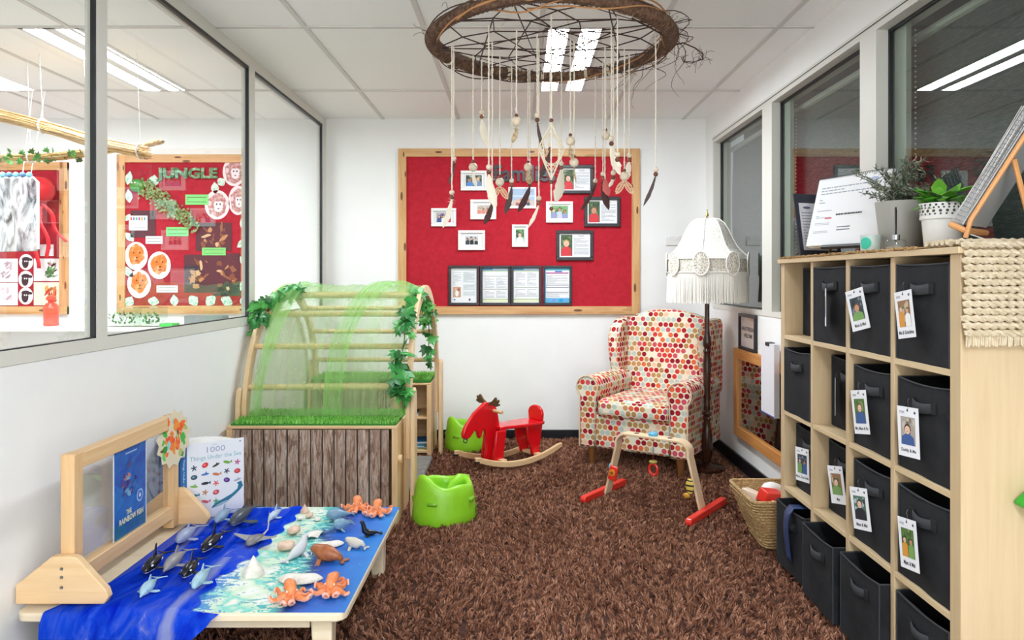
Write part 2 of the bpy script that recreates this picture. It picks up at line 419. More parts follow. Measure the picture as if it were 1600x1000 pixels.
# ceiling light fittings
troffer_m = mat('light_fitting_white', (225, 228, 230), .4)
diff_m = bpy.data.materials.new('light_diffuser'); diff_m.use_nodes = True
nt = diff_m.node_tree; nt.nodes.clear(); eo = nt.nodes.new('ShaderNodeOutputMaterial'); em = nt.nodes.new('ShaderNodeEmission')
em.inputs[0].default_value = (.88, .945, 1, 1); em.inputs[1].default_value = LIGHT_STRENGTH; nt.links.new(em.outputs[0], eo.inputs[0])
def troffer(x, y, label):
    o = thing('ceiling_light', label, 'ceiling light', (x, y, ZC), 0, 'recessed twin strip ceiling lights')
    f = MB()
    for (a, b) in ((0, .02), (.12, .18), (.28, .30)): f.box(a, b, 0, 1.2, -.008, .002)
    f.box(0, .3, 0, .012, -.008, .002); f.box(0, .3, 1.188, 1.2, -.008, .002)
    f.build('fitting_frame', troffer_m, o, smooth=False)
    for a in (.02, .18):
        MB().add([(a, .012, -.004), (a, 1.188, -.004), (a+.1, 1.188, -.004), (a+.1, .012, -.004)], [(0, 1, 2, 3)]).build('diffuser', diff_m, o, smooth=False)
troffer(.13, 3.581, 'bright twin strip ceiling light above the hanging twig ring')
troffer(.13, -.75, 'unseen twin strip fill light added above the near floor')  # this fitting and the next are added out of view for even brightness
troffer(.13, -2.3, 'unseen twin strip fill light added at the near end of the room')
troffer(-2.46, 3.581, 'large bright twin strip ceiling light seen through the left glass')
troffer(-3.54, 3.581, 'twin strip ceiling light at the far left beyond the left glass')
troffer(-2.46, -1.6, 'unseen twin strip fill light added in the near part of the room next door')  # added out of view, like the following one, for more fill
troffer(.13, -3.8, 'unseen twin strip fill light added by the wall behind the camera')
# ---------------------------------------------------------------- shag carpet
def carpet():
    rs = np.random.RandomState(3)
    carpet_m = mat('brown_shag_yarn', (120, 76, 56), .9, spec=.1); t = NT(carpet_m)
    isl = t.n('ShaderNodeNewGeometry').outputs['Random Per Island']
    t.col(t.ramp(isl, [(0, (112, 70, 54)), (.5, (150, 102, 80)), (1, (194, 146, 120))]))
    x0, x1, y0, y1 = XL+.02, XR-.03, 1.75, YB-.03
    sp = .0245; nx = int((x1-x0)/sp); ny = int((y1-y0)/sp)
    gx, gy = np.meshgrid(np.arange(nx), np.arange(ny)); gx = gx.ravel(); gy = gy.ravel(); n = len(gx)
    cx = x0+(gx+.5+rs.uniform(-.45, .45, n))*sp; cy = y0+(gy+.5+rs.uniform(-.45, .45, n))*sp
    # slow "brushed" direction field
    fld = (np.sin(cx*3.1+1)+np.sin(cy*2.3+cx*1.7)+.7*np.sin(cx*7-cy*5))*1.3
    K = 14
    bxp = np.repeat(cx, K); byp = np.repeat(cy, K); fd = np.repeat(fld, K); m = n*K
    ca = np.repeat(rs.uniform(0, 2*pi, n), K); cl = np.repeat(rs.uniform(0, .016, n), K)
    an = rs.uniform(0, 2*pi, m); rr = np.sqrt(rs.uniform(0, 1, m))*.008
    px = bxp+rr*np.cos(an); py = byp+rr*np.sin(an)
    L = rs.uniform(.014, .029, m)*np.repeat(.85+.22*np.sin(cx*23+2*np.sin(cy*11))*np.sin(cy*19+cx*9)+.12*rs.randn(n).clip(-2,2), K)
    lx = np.cos(an)*rs.uniform(.001, .010, m)+np.cos(ca)*cl+np.cos(fd)*.004
    ly = np.sin(an)*rs.uniform(.001, .010, m)+np.sin(ca)*cl+np.sin(fd)*.004
    wa = rs.uniform(0, 2*pi, m); wd = rs.uniform(.0018, .0029, m)
    wx = np.cos(wa)*wd; wy = np.sin(wa)*wd
    ks = [(0, 0, 0, 1), (.55, .3, .62, 1.15), (1, 1, .95, .35)]
    V = np.zeros((m, 6, 3))
    for i, (h, q, hz, ww) in enumerate(ks):
        ccx = px+lx*q; ccy = py+ly*q; z = L*hz
        V[:, 2*i, 0] = ccx-wx*ww; V[:, 2*i, 1] = ccy-wy*ww; V[:, 2*i, 2] = z
        V[:, 2*i+1, 0] = ccx+wx*ww; V[:, 2*i+1, 1] = ccy+wy*ww; V[:, 2*i+1, 2] = z
    V[:, :, 0] = np.clip(V[:, :, 0], x0-.01, x1+.01); V[:, :, 1] = np.clip(V[:, :, 1], y0-.03, y1+.01)
    base = (np.arange(m)*6)[:, None]
    F = np.concatenate([base+np.array([0, 1, 3, 2]), base+np.array([2, 3, 5, 4])], 1).reshape(-1)
    me = bpy.data.meshes.new('shag_carpet'); me.vertices.add(m*6); me.vertices.foreach_set('co', V.reshape(-1).astype(np.float32))
    nf = m*2; me.loops.add(nf*4); me.loops.foreach_set('vertex_index', F.astype(np.int32))
    me.polygons.add(nf); me.polygons.foreach_set('loop_start', np.arange(0, nf*4, 4, dtype=np.int32))
    me.polygons.foreach_set('loop_total', np.full(nf, 4, dtype=np.int32))
    me.materials.append(carpet_m); me.update(calc_edges=True)
    o = bpy.data.objects.new('shag_carpet', me); COL.objects.link(o)
    tag(o, 'deep brown shag carpet covering the whole play room floor', 'carpet', kind='stuff')
carpet()
def grass(parent, x0, x1, y0, y1, z, name='grass_blades', n=6000, seed=2):
    rs = random.Random(seed); b = MB()
    for k in range(n):
        x = rs.uniform(x0, x1); y = rs.uniform(y0, y1); a = rs.uniform(0, 2*pi); h = rs.uniform(.014, .026); q = rs.uniform(0, 2*pi); l = rs.uniform(0, .012)
        wx, wy = .0018*cos(a), .0018*sin(a)
        b.add([(x-wx, y-wy, z), (x+wx, y+wy, z), (x+l*cos(q)*.4+wx*.8, y+l*sin(q)*.4+wy*.8, z+h*.6), (x+l*cos(q), y+l*sin(q), z+h)], [(0, 1, 2), (0, 2, 3)])
    gm = mat('artificial_grass_fibre', (90, 175, 60), .6)
    if 'gdone' not in M:
        t = NT(gm); t.col(t.ramp(t.n('ShaderNodeNewGeometry').outputs['Random Per Island'], [(0, (84, 164, 50)), (.6, (138, 214, 90)), (1, (186, 236, 132))])); M['gdone'] = 1
    o = b.build(name, gm, parent, smooth=False); o['kind'] = 'stuff'
    return o
# ---------------------------------------------------------------- pin boards on the back wall
felt = noisy('red_felt', (176, 22, 40), (192, 30, 50), 30, .95, bump=.1, bscale=500)
felt2 = noisy('deep_red_felt', (158, 26, 40), (176, 34, 50), 30, .95)
def board(px0, px1, py0, py1, label, fm, fw=.062, parts=True):
    p0 = P(px0, py1, YB); p1 = P(px1, py0, YB)
    x0, x1, z0, z1 = p0.x, p1.x, p0.z, p1.z
    o = thing('pin_board', label, 'pin board', ((x0+x1)/2, YB, z0))
    hw = (x1-x0)/2; H = z1-z0
    bx('felt_panel', fm, o, -hw+.02, hw-.02, -.012, 0, .02, H-.02)
    bx('frame_rail', knot_x, o, -hw, hw, -.026, 0, H-fw, H, bevel=.002)
    bx('frame_rail', knot_x, o, -hw, hw, -.026, 0, 0, fw, bevel=.002)
    bx('frame_rail', knot_z, o, -hw, -hw+fw, -.0265, 0, 0, H, bevel=.002)
    bx('frame_rail', knot_z, o, hw-fw, hw, -.0265, 0, 0, H, bevel=.002)
    return o
board(623, 999, 233, 491, 'red felt pin board in a knotty timber frame, holding framed family photos', felt)
board(185, 397, 242, 490, 'jungle display pin board seen through the left glass', felt2)
board(-150, 108, 254, 491, 'pin board with sheep and paint pictures, at the far left behind glass', felt2)
YF1 = YB-.013
def pframe(px0, py0, px1, py1, label, kind, draw, group=None, tilt=0, fw=None):
    a = P(px0, py1, YF1); b = P(px1, py0, YF1); w = b.x-a.x; h = b.z-a.z
    name = 'framed_photo' if kind == 'white' else ('framed_profile' if kind == 'black' else 'framed_notice')
    fw = fw or (.022 if kind == 'white' else .025); fm = white_paint if kind == 'white' else black_paint
    o = thing(name, label, 'picture frame', ((a.x+b.x)/2, YF1, (a.z+b.z)/2), 0, group, rot=(0, tilt, 0))
    f = MB(); hw, hh = w/2, h/2
    f.box(-hw, hw, -.02, 0, hh-fw, hh); f.box(-hw, hw, -.02, 0, -hh, -hh+fw)
    f.box(-hw, -hw+fw, -.02, 0, -hh+fw, hh-fw); f.box(hw-fw, hw, -.02, 0, -hh+fw, hh-fw)
    f.build('frame', fm, o, bevel=.003)
    cv = CV(w-2*fw+.002, h-2*fw+.002, (240, 240, 242)); draw(cv, cv.w, cv.h); cv.build('picture', o, (0, -.006, 0), thick=.005)
    return o
G1 = [(70, 80, 60), (110, 120, 90), (160, 170, 150), (40, 50, 40), (190, 200, 210)]
def d_people(n, seed, bg=G1, m=.12, shirts=None):
    def f(c, w, h): people(c, w*m, h*m, w*(1-m), h*(1-m), bg, n, seed, shirts)
    return f
gw = 'white framed family snapshots on the red board'
pframe(720, 267, 761, 298, 'white framed landscape photo, highest of the white frames, two people by trees', 'white', d_people(2, 3, shirts=[(90, 140, 210), (120, 150, 190)]), gw)
pframe(674, 325.5, 713, 354, 'white framed photo at the far left of the red board', 'white', d_people(3, 4, [(180, 170, 175), (220, 120, 110), (120, 90, 150), (60, 50, 60)]), gw)
pframe(735, 312, 775.5, 343, 'white framed close-up photo of three faces, left of the curled beach photo', 'white', d_people(3, 6, [(210, 200, 190), (190, 180, 170)], .2, [(235, 170, 90), (225, 140, 120)]), gw)
pframe(853, 315, 895, 348, 'white framed group photo in a green park', 'white', d_people(3, 7, [(120, 170, 110), (150, 200, 240), (80, 120, 70), (60, 100, 60)], .1, [(150, 150, 200), (200, 200, 220)]), gw)
pframe(716, 360, 758, 391, 'white framed photo with two people in dark coats, lowest of the landscape white frames', 'white', d_people(3, 8, [(200, 205, 210), (120, 130, 130)], .2, [(40, 45, 50), (60, 60, 66)]), gw)
pframe(800, 351, 825, 386, 'small white framed portrait photo of a person standing on grass', 'white', d_people(1, 9, [(110, 160, 90), (60, 80, 90), (50, 60, 50)], .15, [(230, 230, 225)]), gw, fw=.016)
# unframed curling print
o = thing('photo_print', 'unframed curling beach photo print in the middle of the red board', 'photo', (P(816, 309, YF1).x, YF1-.004, P(816, 309, YF1).z))
cv = CV(.215, .165, (238, 236, 238)); W, H = cv.w, cv.h
cv.rect(.012, .02, W-.012, H-.012, (170, 190, 215), 1); cv.rect(.012, .02, W-.012, .06, (205, 190, 180), 1.5); cv.rect(.012, .09, W-.012, .1, (200, 215, 230), 1.5)
for q in range(4): cv.ell(.07+.028*q, .058+.004*(q % 2), .012, .015, SKIN[q], 2.5); cv.ell(.07+.028*q, .034, .014, .014, [(180, 90, 100), (90, 90, 130), (200, 120, 110), (70, 80, 110)][q], 2)
pr = cv.build('print', o)
pr.rotation_euler = (radians(-3), 0, 0)
def d_staff(side, seed, shirt=(215, 50, 60)):
    def f(c, w, h):
        x0 = w*.05; x1 = w*.42
        people(c, x0, h*.06, x1, h*.94, [(70, 95, 60), (50, 70, 45), (110, 140, 90)], 1, seed, [shirt])
        c.text('Hello', w*.62, h*.86, w*.80, h*.93, (70, 80, 90), 1)
        c.lines(w*.47, h*.12, w*.95, h*.82, 13, (120, 130, 145), 1, seed)
    return f
gb = 'black framed educator profiles on the red board'
pframe(873, 258, 927, 303, 'black framed educator profile at the top right of the red board', 'black', d_staff(0, 11), gb)
pframe(912.5, 307.6, 969, 354.4, 'black framed educator profile farthest right on the red board', 'black', d_staff(0, 12), gb)
pframe(869, 360, 927, 407, 'black framed profile of a person in a red shirt, lowest of the wide black frames', 'black', d_staff(0, 13), gb)
def d_doc(k):
    def f(c, w, h):
        gr = (150, 158, 165)
        if k == 0:
            c.rect(w*.06, h*.93, w*.94, h*.94, gr); c.lines(w*.08, h*.5, w*.4, h*.9, 12, gr, 1, 1)
            for (a, b) in ((.58, .9), (.36, .54), (.2, .33)):
                c.rect(w*.46, h*a, w*.93, h*b, (222, 228, 230), 1); c.lines(w*.49, h*(a+.02), w*.9, h*(b-.02), int((b-a)*26), gr, 1.5, 2)
            c.rect(w*.08, h*.16, w*.38, h*.46, (200, 160, 130), 1.5); c.ell(w*.23, h*.27, w*.07, h*.09, (245, 240, 235), 2); c.ell(w*.18, h*.38, w*.06, h*.045, (225, 180, 150), 2); c.ell(w*.3, h*.38, w*.05, h*.04, (150, 90, 60), 2)
            c.ell(w*.72, h*.09, w*.035, h*.035, (40, 60, 90), 1.5); c.ell(w*.14, h*.09, w*.035, h*.02, (60, 90, 110), 1.5)
        elif k in (1, 2):
            c.rect(0, h*.93, w, h, (90, 150, 195), 1); c.rect(w*.4, h*.94, w, h, (190, 205, 230), 1.2); c.rect(0, h*.905, w, h*.925, (165, 190, 110), 1)
            c.rect(0, h*.02, w, h*.11, (232, 236, 200), 1); c.rect(0, h*.1, w, h*.115, (150, 180, 120), 1.2)
            for y in ((.76, .38) if k == 1 else (.43, .19)): c.rect(w*.04, h*y, w*.96, h*(y+.012), (120, 150, 110), 1)
            for (a, b) in ((.1, .46), (.54, .9)):
                for (y0, y1) in ((.42, .73), (.15, .35)) if k == 1 else ((.5, .88), (.22, .4)): c.lines(w*a, h*y0, w*b, h*y1, int((y1-y0)*34), gr, 1, k+3)
            if k == 1: c.ell(w*.72, h*.58, w*.1, h*.07, (205, 212, 222), 1.3); c.ell(w*.25, h*.58, w*.1, h*.07, (215, 222, 222), 1.3)
        else:
            c.rect(0, 0, w, h*.14, (95, 180, 225), 1); c.rect(0, h*.93, w, h, (90, 190, 215), 1); c.rect(0, h*.14, w*.04, h*.9, (150, 200, 240), 1)
            c.rect(w*.04, h*.84, w*.96, h*.87, (180, 40, 130), 1.2); c.rect(w*.4, h*.88, w*.7, h*.92, (70, 110, 190), 1.2)
            for y in (.5, .43, .3): c.rect(w*.03, h*y, w*.97, h*(y+.014), (70, 60, 110), 1.2)
            c.ell(w*.65, h*.07, w*.1, h*.045, (30, 150, 215), 1.3); c.ell(w*.35, h*.07, w*.08, h*.045, (120, 150, 220), 1.3)
            c.lines(w*.08, h*.53, w*.92, h*.8, 9, gr, 1, 9); c.lines(w*.08, h*.16, w*.92, h*.28, 4, gr, 1, 10)
    return f
gd = 'row of black framed notices along the bottom of the red board'
for k, (a, b, lb) in enumerate(((701, 749, 'black framed notice with a small baby photo in its corner'), (750, 798, 'black framed green-striped certificate, second in the bottom row'), (798.5, 846, 'black framed green-striped certificate, third in the bottom row'), (848, 893.5, 'black framed notice with blue and purple bands'))):
    pframe(a, 415, b, 477, lb, 'doc', d_doc(k), gd, fw=.02)
# word on the board
def letters(word, px0, px1, py0, py1, Y, m, label, cat='lettering', depth=.008, bold=True, split=True):
    a = P(px0, py1, Y); b = P(px1, py0, Y); vs, fs, _ = text_mesh(word, bold)
    q = MB(); W = b.x-a.x; H = b.z-a.z
    q.add([(a.x+u*W, Y-depth, a.z+v*H) for u, v in vs], fs)
    me_o = q.build('board_lettering', m, smooth=False, solid=.004); return tag(me_o, label, cat)
letters('Families', 772, 868, 258, 284, YB-.02, black_paint, 'black cut-out word Families behind the mobile on the red board')
# power points
for (x, y0, lb, wd) in ((1051, 368, 'white double power point on the back wall beside the lamp shade', 22),):
    p = P(x, y0+8, YB); o = thing('power_point', lb, 'power point', (p.x, YB, p.z)); hw = .057
    bx('cover_plate', white_paint, o, -hw, hw, -.01, 0, -.037, .037, bevel=.004)
    for s in (-.03, .03): bx('switch', white_paint, o, s-.008, s+.008, -.014, -.009, .005, .03, bevel=.002)
# ---------------------------------------------------------------- jungle display pieces (things pinned on the board next door)
def pin(name, label, cat, px0, py0, px1, py1, base, draw=None, group=None, tilt=0, Y=YB-.014, shape='rect', off=0):
    a = P(px0, py1, Y); b = P(px1, py0, Y); w = b.x-a.x; h = b.z-a.z
    cv = CV.__new__(CV); cv.w = w; cv.h = h; cv.vs = []; cv.fs = []; cv.ms = []; cv.mats = []
    if shape == 'rect': cv.rect(0, 0, w, h, base, 0)
    elif shape == 'ell': cv.ell(w/2, h/2, w/2, h/2, base, 0, 24)
    elif shape == 'leaf': cv.poly([(w*.5+w*.5*sin(pi*t)*s*(1-.25*t), h*t) for s, ts in ((1, [k/8 for k in range(9)]), (-1, [1-k/8 for k in range(1, 8)])) for t in ts], base, 0)
    if draw: draw(cv, w, h)
    o = cv.build(name, None, ((a.x+b.x)/2, Y-.002-off, (a.z+b.z)/2)); o.rotation_euler = (0, tilt, 0)
    # paper thickness
    s = o.modifiers.new('solid', 'SOLIDIFY'); s.thickness = .0015; s.offset = -1
    return tag(o, label, cat, group)
jm = noisy('jungle_print', (30, 112, 66), (170, 210, 170), 40, .6, .45, .75)
letters('JUNGLE', 245, 341, 262, 284, YB-.02, jm, 'green patterned cut-out word JUNGLE on the display board next door', bold=.05)
monk = (150, 95, 88)
def d_monkey(c, w, h):
    c.blob(w/2, h/2, w*.40, h*.40, noisy('monkey_paint', (150, 90, 84), (226, 190, 186), 45, .8), .6, 16, .1, 3)
    c.ell(w*.55, h*.42, w*.17, h*.17, (240, 232, 232), 1); c.ell(w*.47, h*.52, w*.11, h*.1, (240, 232, 232), 1); c.ell(w*.63, h*.52, w*.11, h*.1, (240, 232, 232), 1)
    for q in (.48, .62): c.ell(w*q, h*.52, w*.035, h*.035, (40, 30, 30), 1.5, 8)
    c.ell(w*.55, h*.37, w*.05, h*.02, (90, 60, 60), 1.5, 8); c.ell(w*.2, h*.55, w*.07, h*.09, (230, 205, 205), 1); c.ell(w*.88, h*.55, w*.06, h*.09, (230, 205, 205), 1)
for (a, lb) in (((348, 246, 384, 291), 'round painted monkey face at the top right of the jungle board'), ((320, 297, 359, 343), 'round painted monkey face, lowest and farthest left of three'), ((357, 290, 387, 336), 'round painted monkey face against the window post, below the top one')):
    pin('monkey_picture', lb, 'craft picture', *a, (238, 225, 225), d_monkey, 'painted monkey faces', shape='ell')
def d_tiger(c, w, h):
    om = noisy('tiger_paint', (240, 120, 40), (252, 200, 150), 30, .8, .5, .75)
    c.blob(w*.5, h*.55, w*.36, h*.36, om, .6, 16, .12, w)
    for q in (.4, .65): c.ell(w*q, h*.62, w*.035, h*.03, (40, 28, 24), 1.5, 8)
    c.poly([(w*.47, h*.47), (w*.6, h*.47), (w*.535, h*.41)], (50, 30, 25), 1.5); c.ell(w*.535, h*.33, w*.12, h*.015, (60, 35, 30), 1.5, 8)
for (a, lb) in (((195, 378, 231, 422), 'orange tiger face picture, topmost of three'), ((231, 393, 267, 436), 'orange tiger face picture, right of the other two'), ((199, 421, 236, 466), 'orange tiger face picture, lowest of three')):
    pin('tiger_picture', lb, 'craft picture', *a, (245, 240, 238), d_tiger, 'painted tiger faces', shape='ell')
lf = noisy('leaf_craft_paint', (228, 240, 230), (140, 205, 165), 60, .8, .45, .62)
leaves = [(195, 267, 208, 289, 'topmost leaf on the left edge'), (195, 295, 208, 317, 'second leaf down the left edge'), (196, 330, 205, 349, 'third leaf down, behind the book'), (196, 360, 208, 380, 'leaf just above the tiger faces'), (193, 462, 211, 480, 'bottom left corner leaf'),
          (230, 463, 250, 478, 'second leaf along the bottom edge'), (265, 460, 280, 479, 'third leaf along the bottom edge, upright'), (292, 461, 313, 478, 'fourth leaf along the bottom edge'), (318, 461, 340, 478, 'fifth leaf along the bottom edge'), (343, 462, 366, 478, 'sixth leaf along the bottom edge'),
          (374, 461, 388, 479, 'bottom right corner leaf'), (374, 336, 388, 362, 'topmost leaf on the right edge'), (373, 368, 386, 391, 'second leaf down the right edge'), (375, 396, 388, 421, 'third leaf down the right edge'), (375, 431, 388, 456, 'fourth leaf down the right edge'), (230, 273, 250, 292, 'leaf beside the letter J'), (329, 284, 343, 303, 'leaf beneath the letter E, left one'), (338, 277, 354, 291, 'leaf beneath the letter E, right one'), (193, 410, 206, 438, 'blue tinted leaf between the tiger faces')]
for k, (a, b, c, d, lb) in enumerate(leaves):
    pin('paper_leaf', 'pale green paper leaf, '+lb, 'paper leaf', a, b, c, d, lf, None, 'paper leaves around the jungle board', tilt=[.2, -.1, .9, -.8, .5][k % 5], shape='leaf')
gn = (110, 215, 120)
def d_lbl(c, w, h): c.lines(w*.08, h*.2, w*.92, h*.85, 3, (70, 100, 80), .6, 3)
for (a, lb, col) in (((290, 304, 326, 320), 'green caption strip beneath the word JUNGLE', gn), ((260, 355, 295, 369), 'green caption strip under the leafy snake craft', gn), ((316, 387, 353, 399), 'green caption strip between the bark pictures', gn), ((228, 369, 254, 381), 'small white caption strip above the right tiger face', (228, 232, 240)), ((245, 446, 278, 457), 'white caption strip at the bottom of the jungle board', (240, 238, 240))):
    pin('caption_strip', lb, 'caption', *a, col, d_lbl, 'caption strips on the jungle board', off=.002)
dk = mat('dark_plum_card', (62, 48, 54), .8)
def d_bark(seed):
    def f(c, w, h):
        r = random.Random(seed)
        for k in range(16):
            c.blob(w*r.uniform(.2, .8), h*r.uniform(.15, .85), w*r.uniform(.05, .16), h*r.uniform(.02, .07), r.choice([(190, 140, 90), (140, 95, 60), (215, 180, 135), (120, 75, 45)]), 1+k*.3, 9, .35, k, r.uniform(0, 3))
    return f
for (a, lb, s) in (((306, 348, 362, 392), 'dark card with bark pieces glued on, upper one', 1), ((288, 398, 333, 457), 'dark card with bark pieces glued on, lower left one', 2), ((333, 396, 375, 462), 'dark card with bark pieces glued on, lower right one', 3)):
    pin('bark_collage', lb, 'craft picture', *a, dk, d_bark(s), 'bark collages on the jungle board')
pin('dark_card', 'dark backing card behind the small paper book', 'card', 204, 329, 243, 371, dk)
def d_alph(c, w, h):
    for k, (ch, col) in enumerate(zip('JUNGLE', [(220, 80, 60), (80, 120, 200), (80, 170, 90), (150, 90, 180), (230, 150, 50), (60, 160, 170)])): c.rect(w*(.08+.145*k), h*.68, w*(.17+.145*k), h*.9, col, 1)
    c.lines(w*.1, h*.15, w*.9, h*.58, 4, (150, 150, 160), 1, 4)
pin('paper_book', 'small white drawn book page on dark card', 'paper', 202, 337, 231, 360, (240, 240, 238), d_alph, off=.004)
# leafy snake / crocodile craft
o = thing('leafy_snake_craft', 'bushy green leaf creature craft stretched diagonally across the jungle board', 'craft', (0, 0, 0))
gb_ = MB(); rs = random.Random(4)
for k in range(520):
    u = rs.random(); px = 222+(305-222)*u+rs.uniform(-9, 9); py = 290+(352-290)*u+rs.uniform(-14, 14)*(1-.4*u); p = P(px, py, YB-.02-rs.uniform(0, .03)); a = rs.uniform(0, 6.28); r0 = rs.uniform(.010, .022)
    gb_.add([(p.x, p.y, p.z), (p.x+r0*cos(a-.5), p.y-.006, p.z+r0*sin(a-.5)), (p.x+1.5*r0*cos(a), p.y-.01, p.z+1.5*r0*sin(a)), (p.x+r0*cos(a+.5), p.y-.006, p.z+r0*sin(a+.5))], [(0, 1, 2, 3)])
lm_ = noisy('craft_leaf', (60, 120, 50), (150, 180, 120), 30, .6); gb_.build('leaf_body', lm_, o, smooth=False)
hp = P(214, 290, YB-.03); MB().ball((hp.x, hp.y, hp.z), (.06, .02, .05), 14, 8).build('head', mat('craft_green', (50, 140, 50), .35), o)
for q in (-.015, .01): MB().ball((hp.x+q-.015, hp.y-.02, hp.z+.02), .007, 8, 6).build('eye', white_paint, o)
# left board
def d_sheep(c, w, h):
    bk = (34, 34, 40)
    c.ell(w*.45, h*.45, w*.24, h*.33, bk, .6); c.ell(w*.5, h*.68, w*.3, h*.14, bk, .8); c.ell(w*.82, h*.66, w*.13, h*.08, bk, .8)
    for q in (.42, .56): c.ell(w*q, h*.55, w*.05, h*.05, (240, 240, 240), 1.4, 8)
for (a, lb) in (((30, 397, 52, 422), 'topmost'), ((29, 423, 52, 450), 'middle'), ((29, 449, 52, 476), 'lowest')):
    pin('sheep_picture', 'black faced sheep picture, %s of three' % lb, 'craft picture', *a, (235, 232, 234), d_sheep, 'sheep faces', shape='ell')
def d_splash(cols, seed, n=24):
    def f(c, w, h):
        r = random.Random(seed)
        for k in range(n): c.blob(w*r.uniform(.45, .8), h*r.uniform(.2, .8), w*r.uniform(.03, .14), h*r.uniform(.02, .07), r.choice(cols), .6+k*.1, 8, .3, k, r.uniform(.3, 1.6))
    return f
pin('painting', 'green and black splash painting beside the top sheep', 'painting', 53, 404, 96, 439, (238, 232, 234), d_splash([(40, 120, 60), (20, 30, 28), (90, 160, 90), (200, 120, 140)], 2), 'splash paintings')
pin('painting', 'orange and red splash painting beside the lowest sheep', 'painting', 53, 441, 96, 477, (238, 225, 205), d_splash([(220, 120, 50), (190, 60, 40), (140, 100, 50), (235, 170, 90)], 3, 34), 'splash paintings')
pin('painting', 'faint pink dabbed painting left of the top sheep', 'painting', -20, 404, 28, 441, (240, 238, 238), d_splash([(205, 180, 195), (180, 150, 165)], 4, 10), 'splash paintings')
pin('painting', 'faint pink dabbed painting left of the lowest sheep', 'painting', -20, 442, 28, 477, (240, 238, 238), d_splash([(215, 190, 200), (190, 160, 170)], 5, 8), 'splash paintings')
pin('painting', 'small dark star print beneath the red ribbons', 'painting', 63, 382, 84, 400, (225, 222, 224), d_splash([(60, 50, 60), (110, 100, 110)], 6, 9))
lan = P(60, 297, 5.50)
o = thing('paper_lantern', 'round red paper lantern with trailing red ribbons behind the left glass', 'lantern', lan)
MB().lathe([(.001, -.10), (.05, -.095), (.085, -.07), (.105, -.03), (.108, 0), (.105, .03), (.085, .07), (.05, .095), (.001, .1)], 24, fn=lambda g, i: 1+.015*cos(12*g)).build('globe', mat('red_paper', (200, 30, 36), .5), o)
for (dx, l) in ((.0, .5), (.06, .42), (.14, .30)):
    MB().grid(lambda u, v, dx=dx, l=l: (dx*(.3+1.2*v)+.038*u*(1-.2*v)-.03+.022*sin(v*8+dx*40), .006*sin(v*6+dx*30), -.09-l*v), 2, 14).build('ribbon', mat('red_ribbon', (216, 36, 44), .4), o, solid=.001)
o = thing('hanging_painting', 'grey and black brushed painting hanging on strings behind the left glass', 'painting', P(0, 337, 4.6))
gp = noisy('grey_brushed_paint', (58, 60, 64), (214, 214, 214), 5, .5, .36, .62, detail=6, dist=2.2, stretch=(2.2, 1, .8))
w2, h2 = .235, .235
MB().prism([(-w2, -h2), (w2, -h2*.95), (w2, h2*.9), (w2*.93, h2), (-w2, h2)], -.008, .008).build('painted_board', gp, o, bevel=.003)
MB().loft([(-w2, 0, h2), (w2*.9, 0, h2+.004), (w2+.004, 0, h2*.9), (w2+.004, 0, -h2*.9)], .009, 8).build('white_edge', white_paint, o)
for q in range(5): MB().ball((.02+.042*q, -.005, h2+.022), .018, 10, 8).build('felt_ball', [cm((120, 190, 205)), cm((80, 130, 170))][q % 2], o)
for (a, b) in ((.14, .22), (.19, .30)):
    MB().loft([(a, 0, h2), (b, -.02, .78)], .0025, 6).build('string', cm((230, 226, 215)), o)
# bundled raffia branches next door
raf = noisy('raffia_straw', (236, 205, 150), (196, 150, 92), 30, .7, stretch=(.3, 2, 8))
def bundle(name, label, pts, r0, n=26, seed=1, ivy=False, ties=()):
    o = thing(name, label, 'branch'); rs = random.Random(seed); b = MB(); pts = [Vector(p) for p in pts]
    for k in range(n):
        a = rs.uniform(0, 6.28); q = math.sqrt(rs.random())*r0; path = []
        t0, t1 = rs.uniform(0, .1), 1-rs.uniform(0, .12)
        for i in range(9):
            t = t0+(t1-t0)*i/8; s = t*(len(pts)-1); j = min(int(s), len(pts)-2); c = pts[j].lerp(pts[j+1], s-j)
            path.append(c+Vector((0, cos(a)*q, sin(a)*q))+Vector([rs.uniform(-.004, .004) for _ in range(3)]))
        b.loft(path, rs.uniform(.0022, .005), 5)
    b.build('straw_bundle', raf, o)
    for tt in ties:
        s = tt*(len(pts)-1); j = min(int(s), len(pts)-2); c = pts[j].lerp(pts[j+1], s-j)
        MB().loft([c+Vector((.004*cos(g_), (r0+.008)*cos(g_), (r0+.008)*sin(g_))) for g_ in [k*pi/6 for k in range(12)]], .0045, 6, closed=True).build('tie', white_paint, o)
        MB().loft([c+Vector((0, 0, r0)), (c.x-.02, c.y, ZC)], .0015, 5).build('hanging_cord', white_paint, o)
    return o
bundle('raffia_branch', 'thick straw branch bundle hanging higher beyond the left glass', [P(-60, 165, 4.0), P(60, 195, 4.0), P(150, 222, 4.0), P(238, 241, 4.0)], .032, 72, 2, ties=(.36, .93))
bundle('raffia_branch', 'forked straw twig at the right end of the thick branch', [P(215, 230, 4.05), P(256, 220, 4.05)], .014, 24, 4)
bv = bundle('raffia_branch', 'lower straw branch with ivy trailing over it beyond the left glass', [P(-60, 247, 4.1), P(60, 246, 4.1), P(130, 240, 4.1), P(200, 228, 4.1)], .022, 44, 3, ties=(.3, .7))
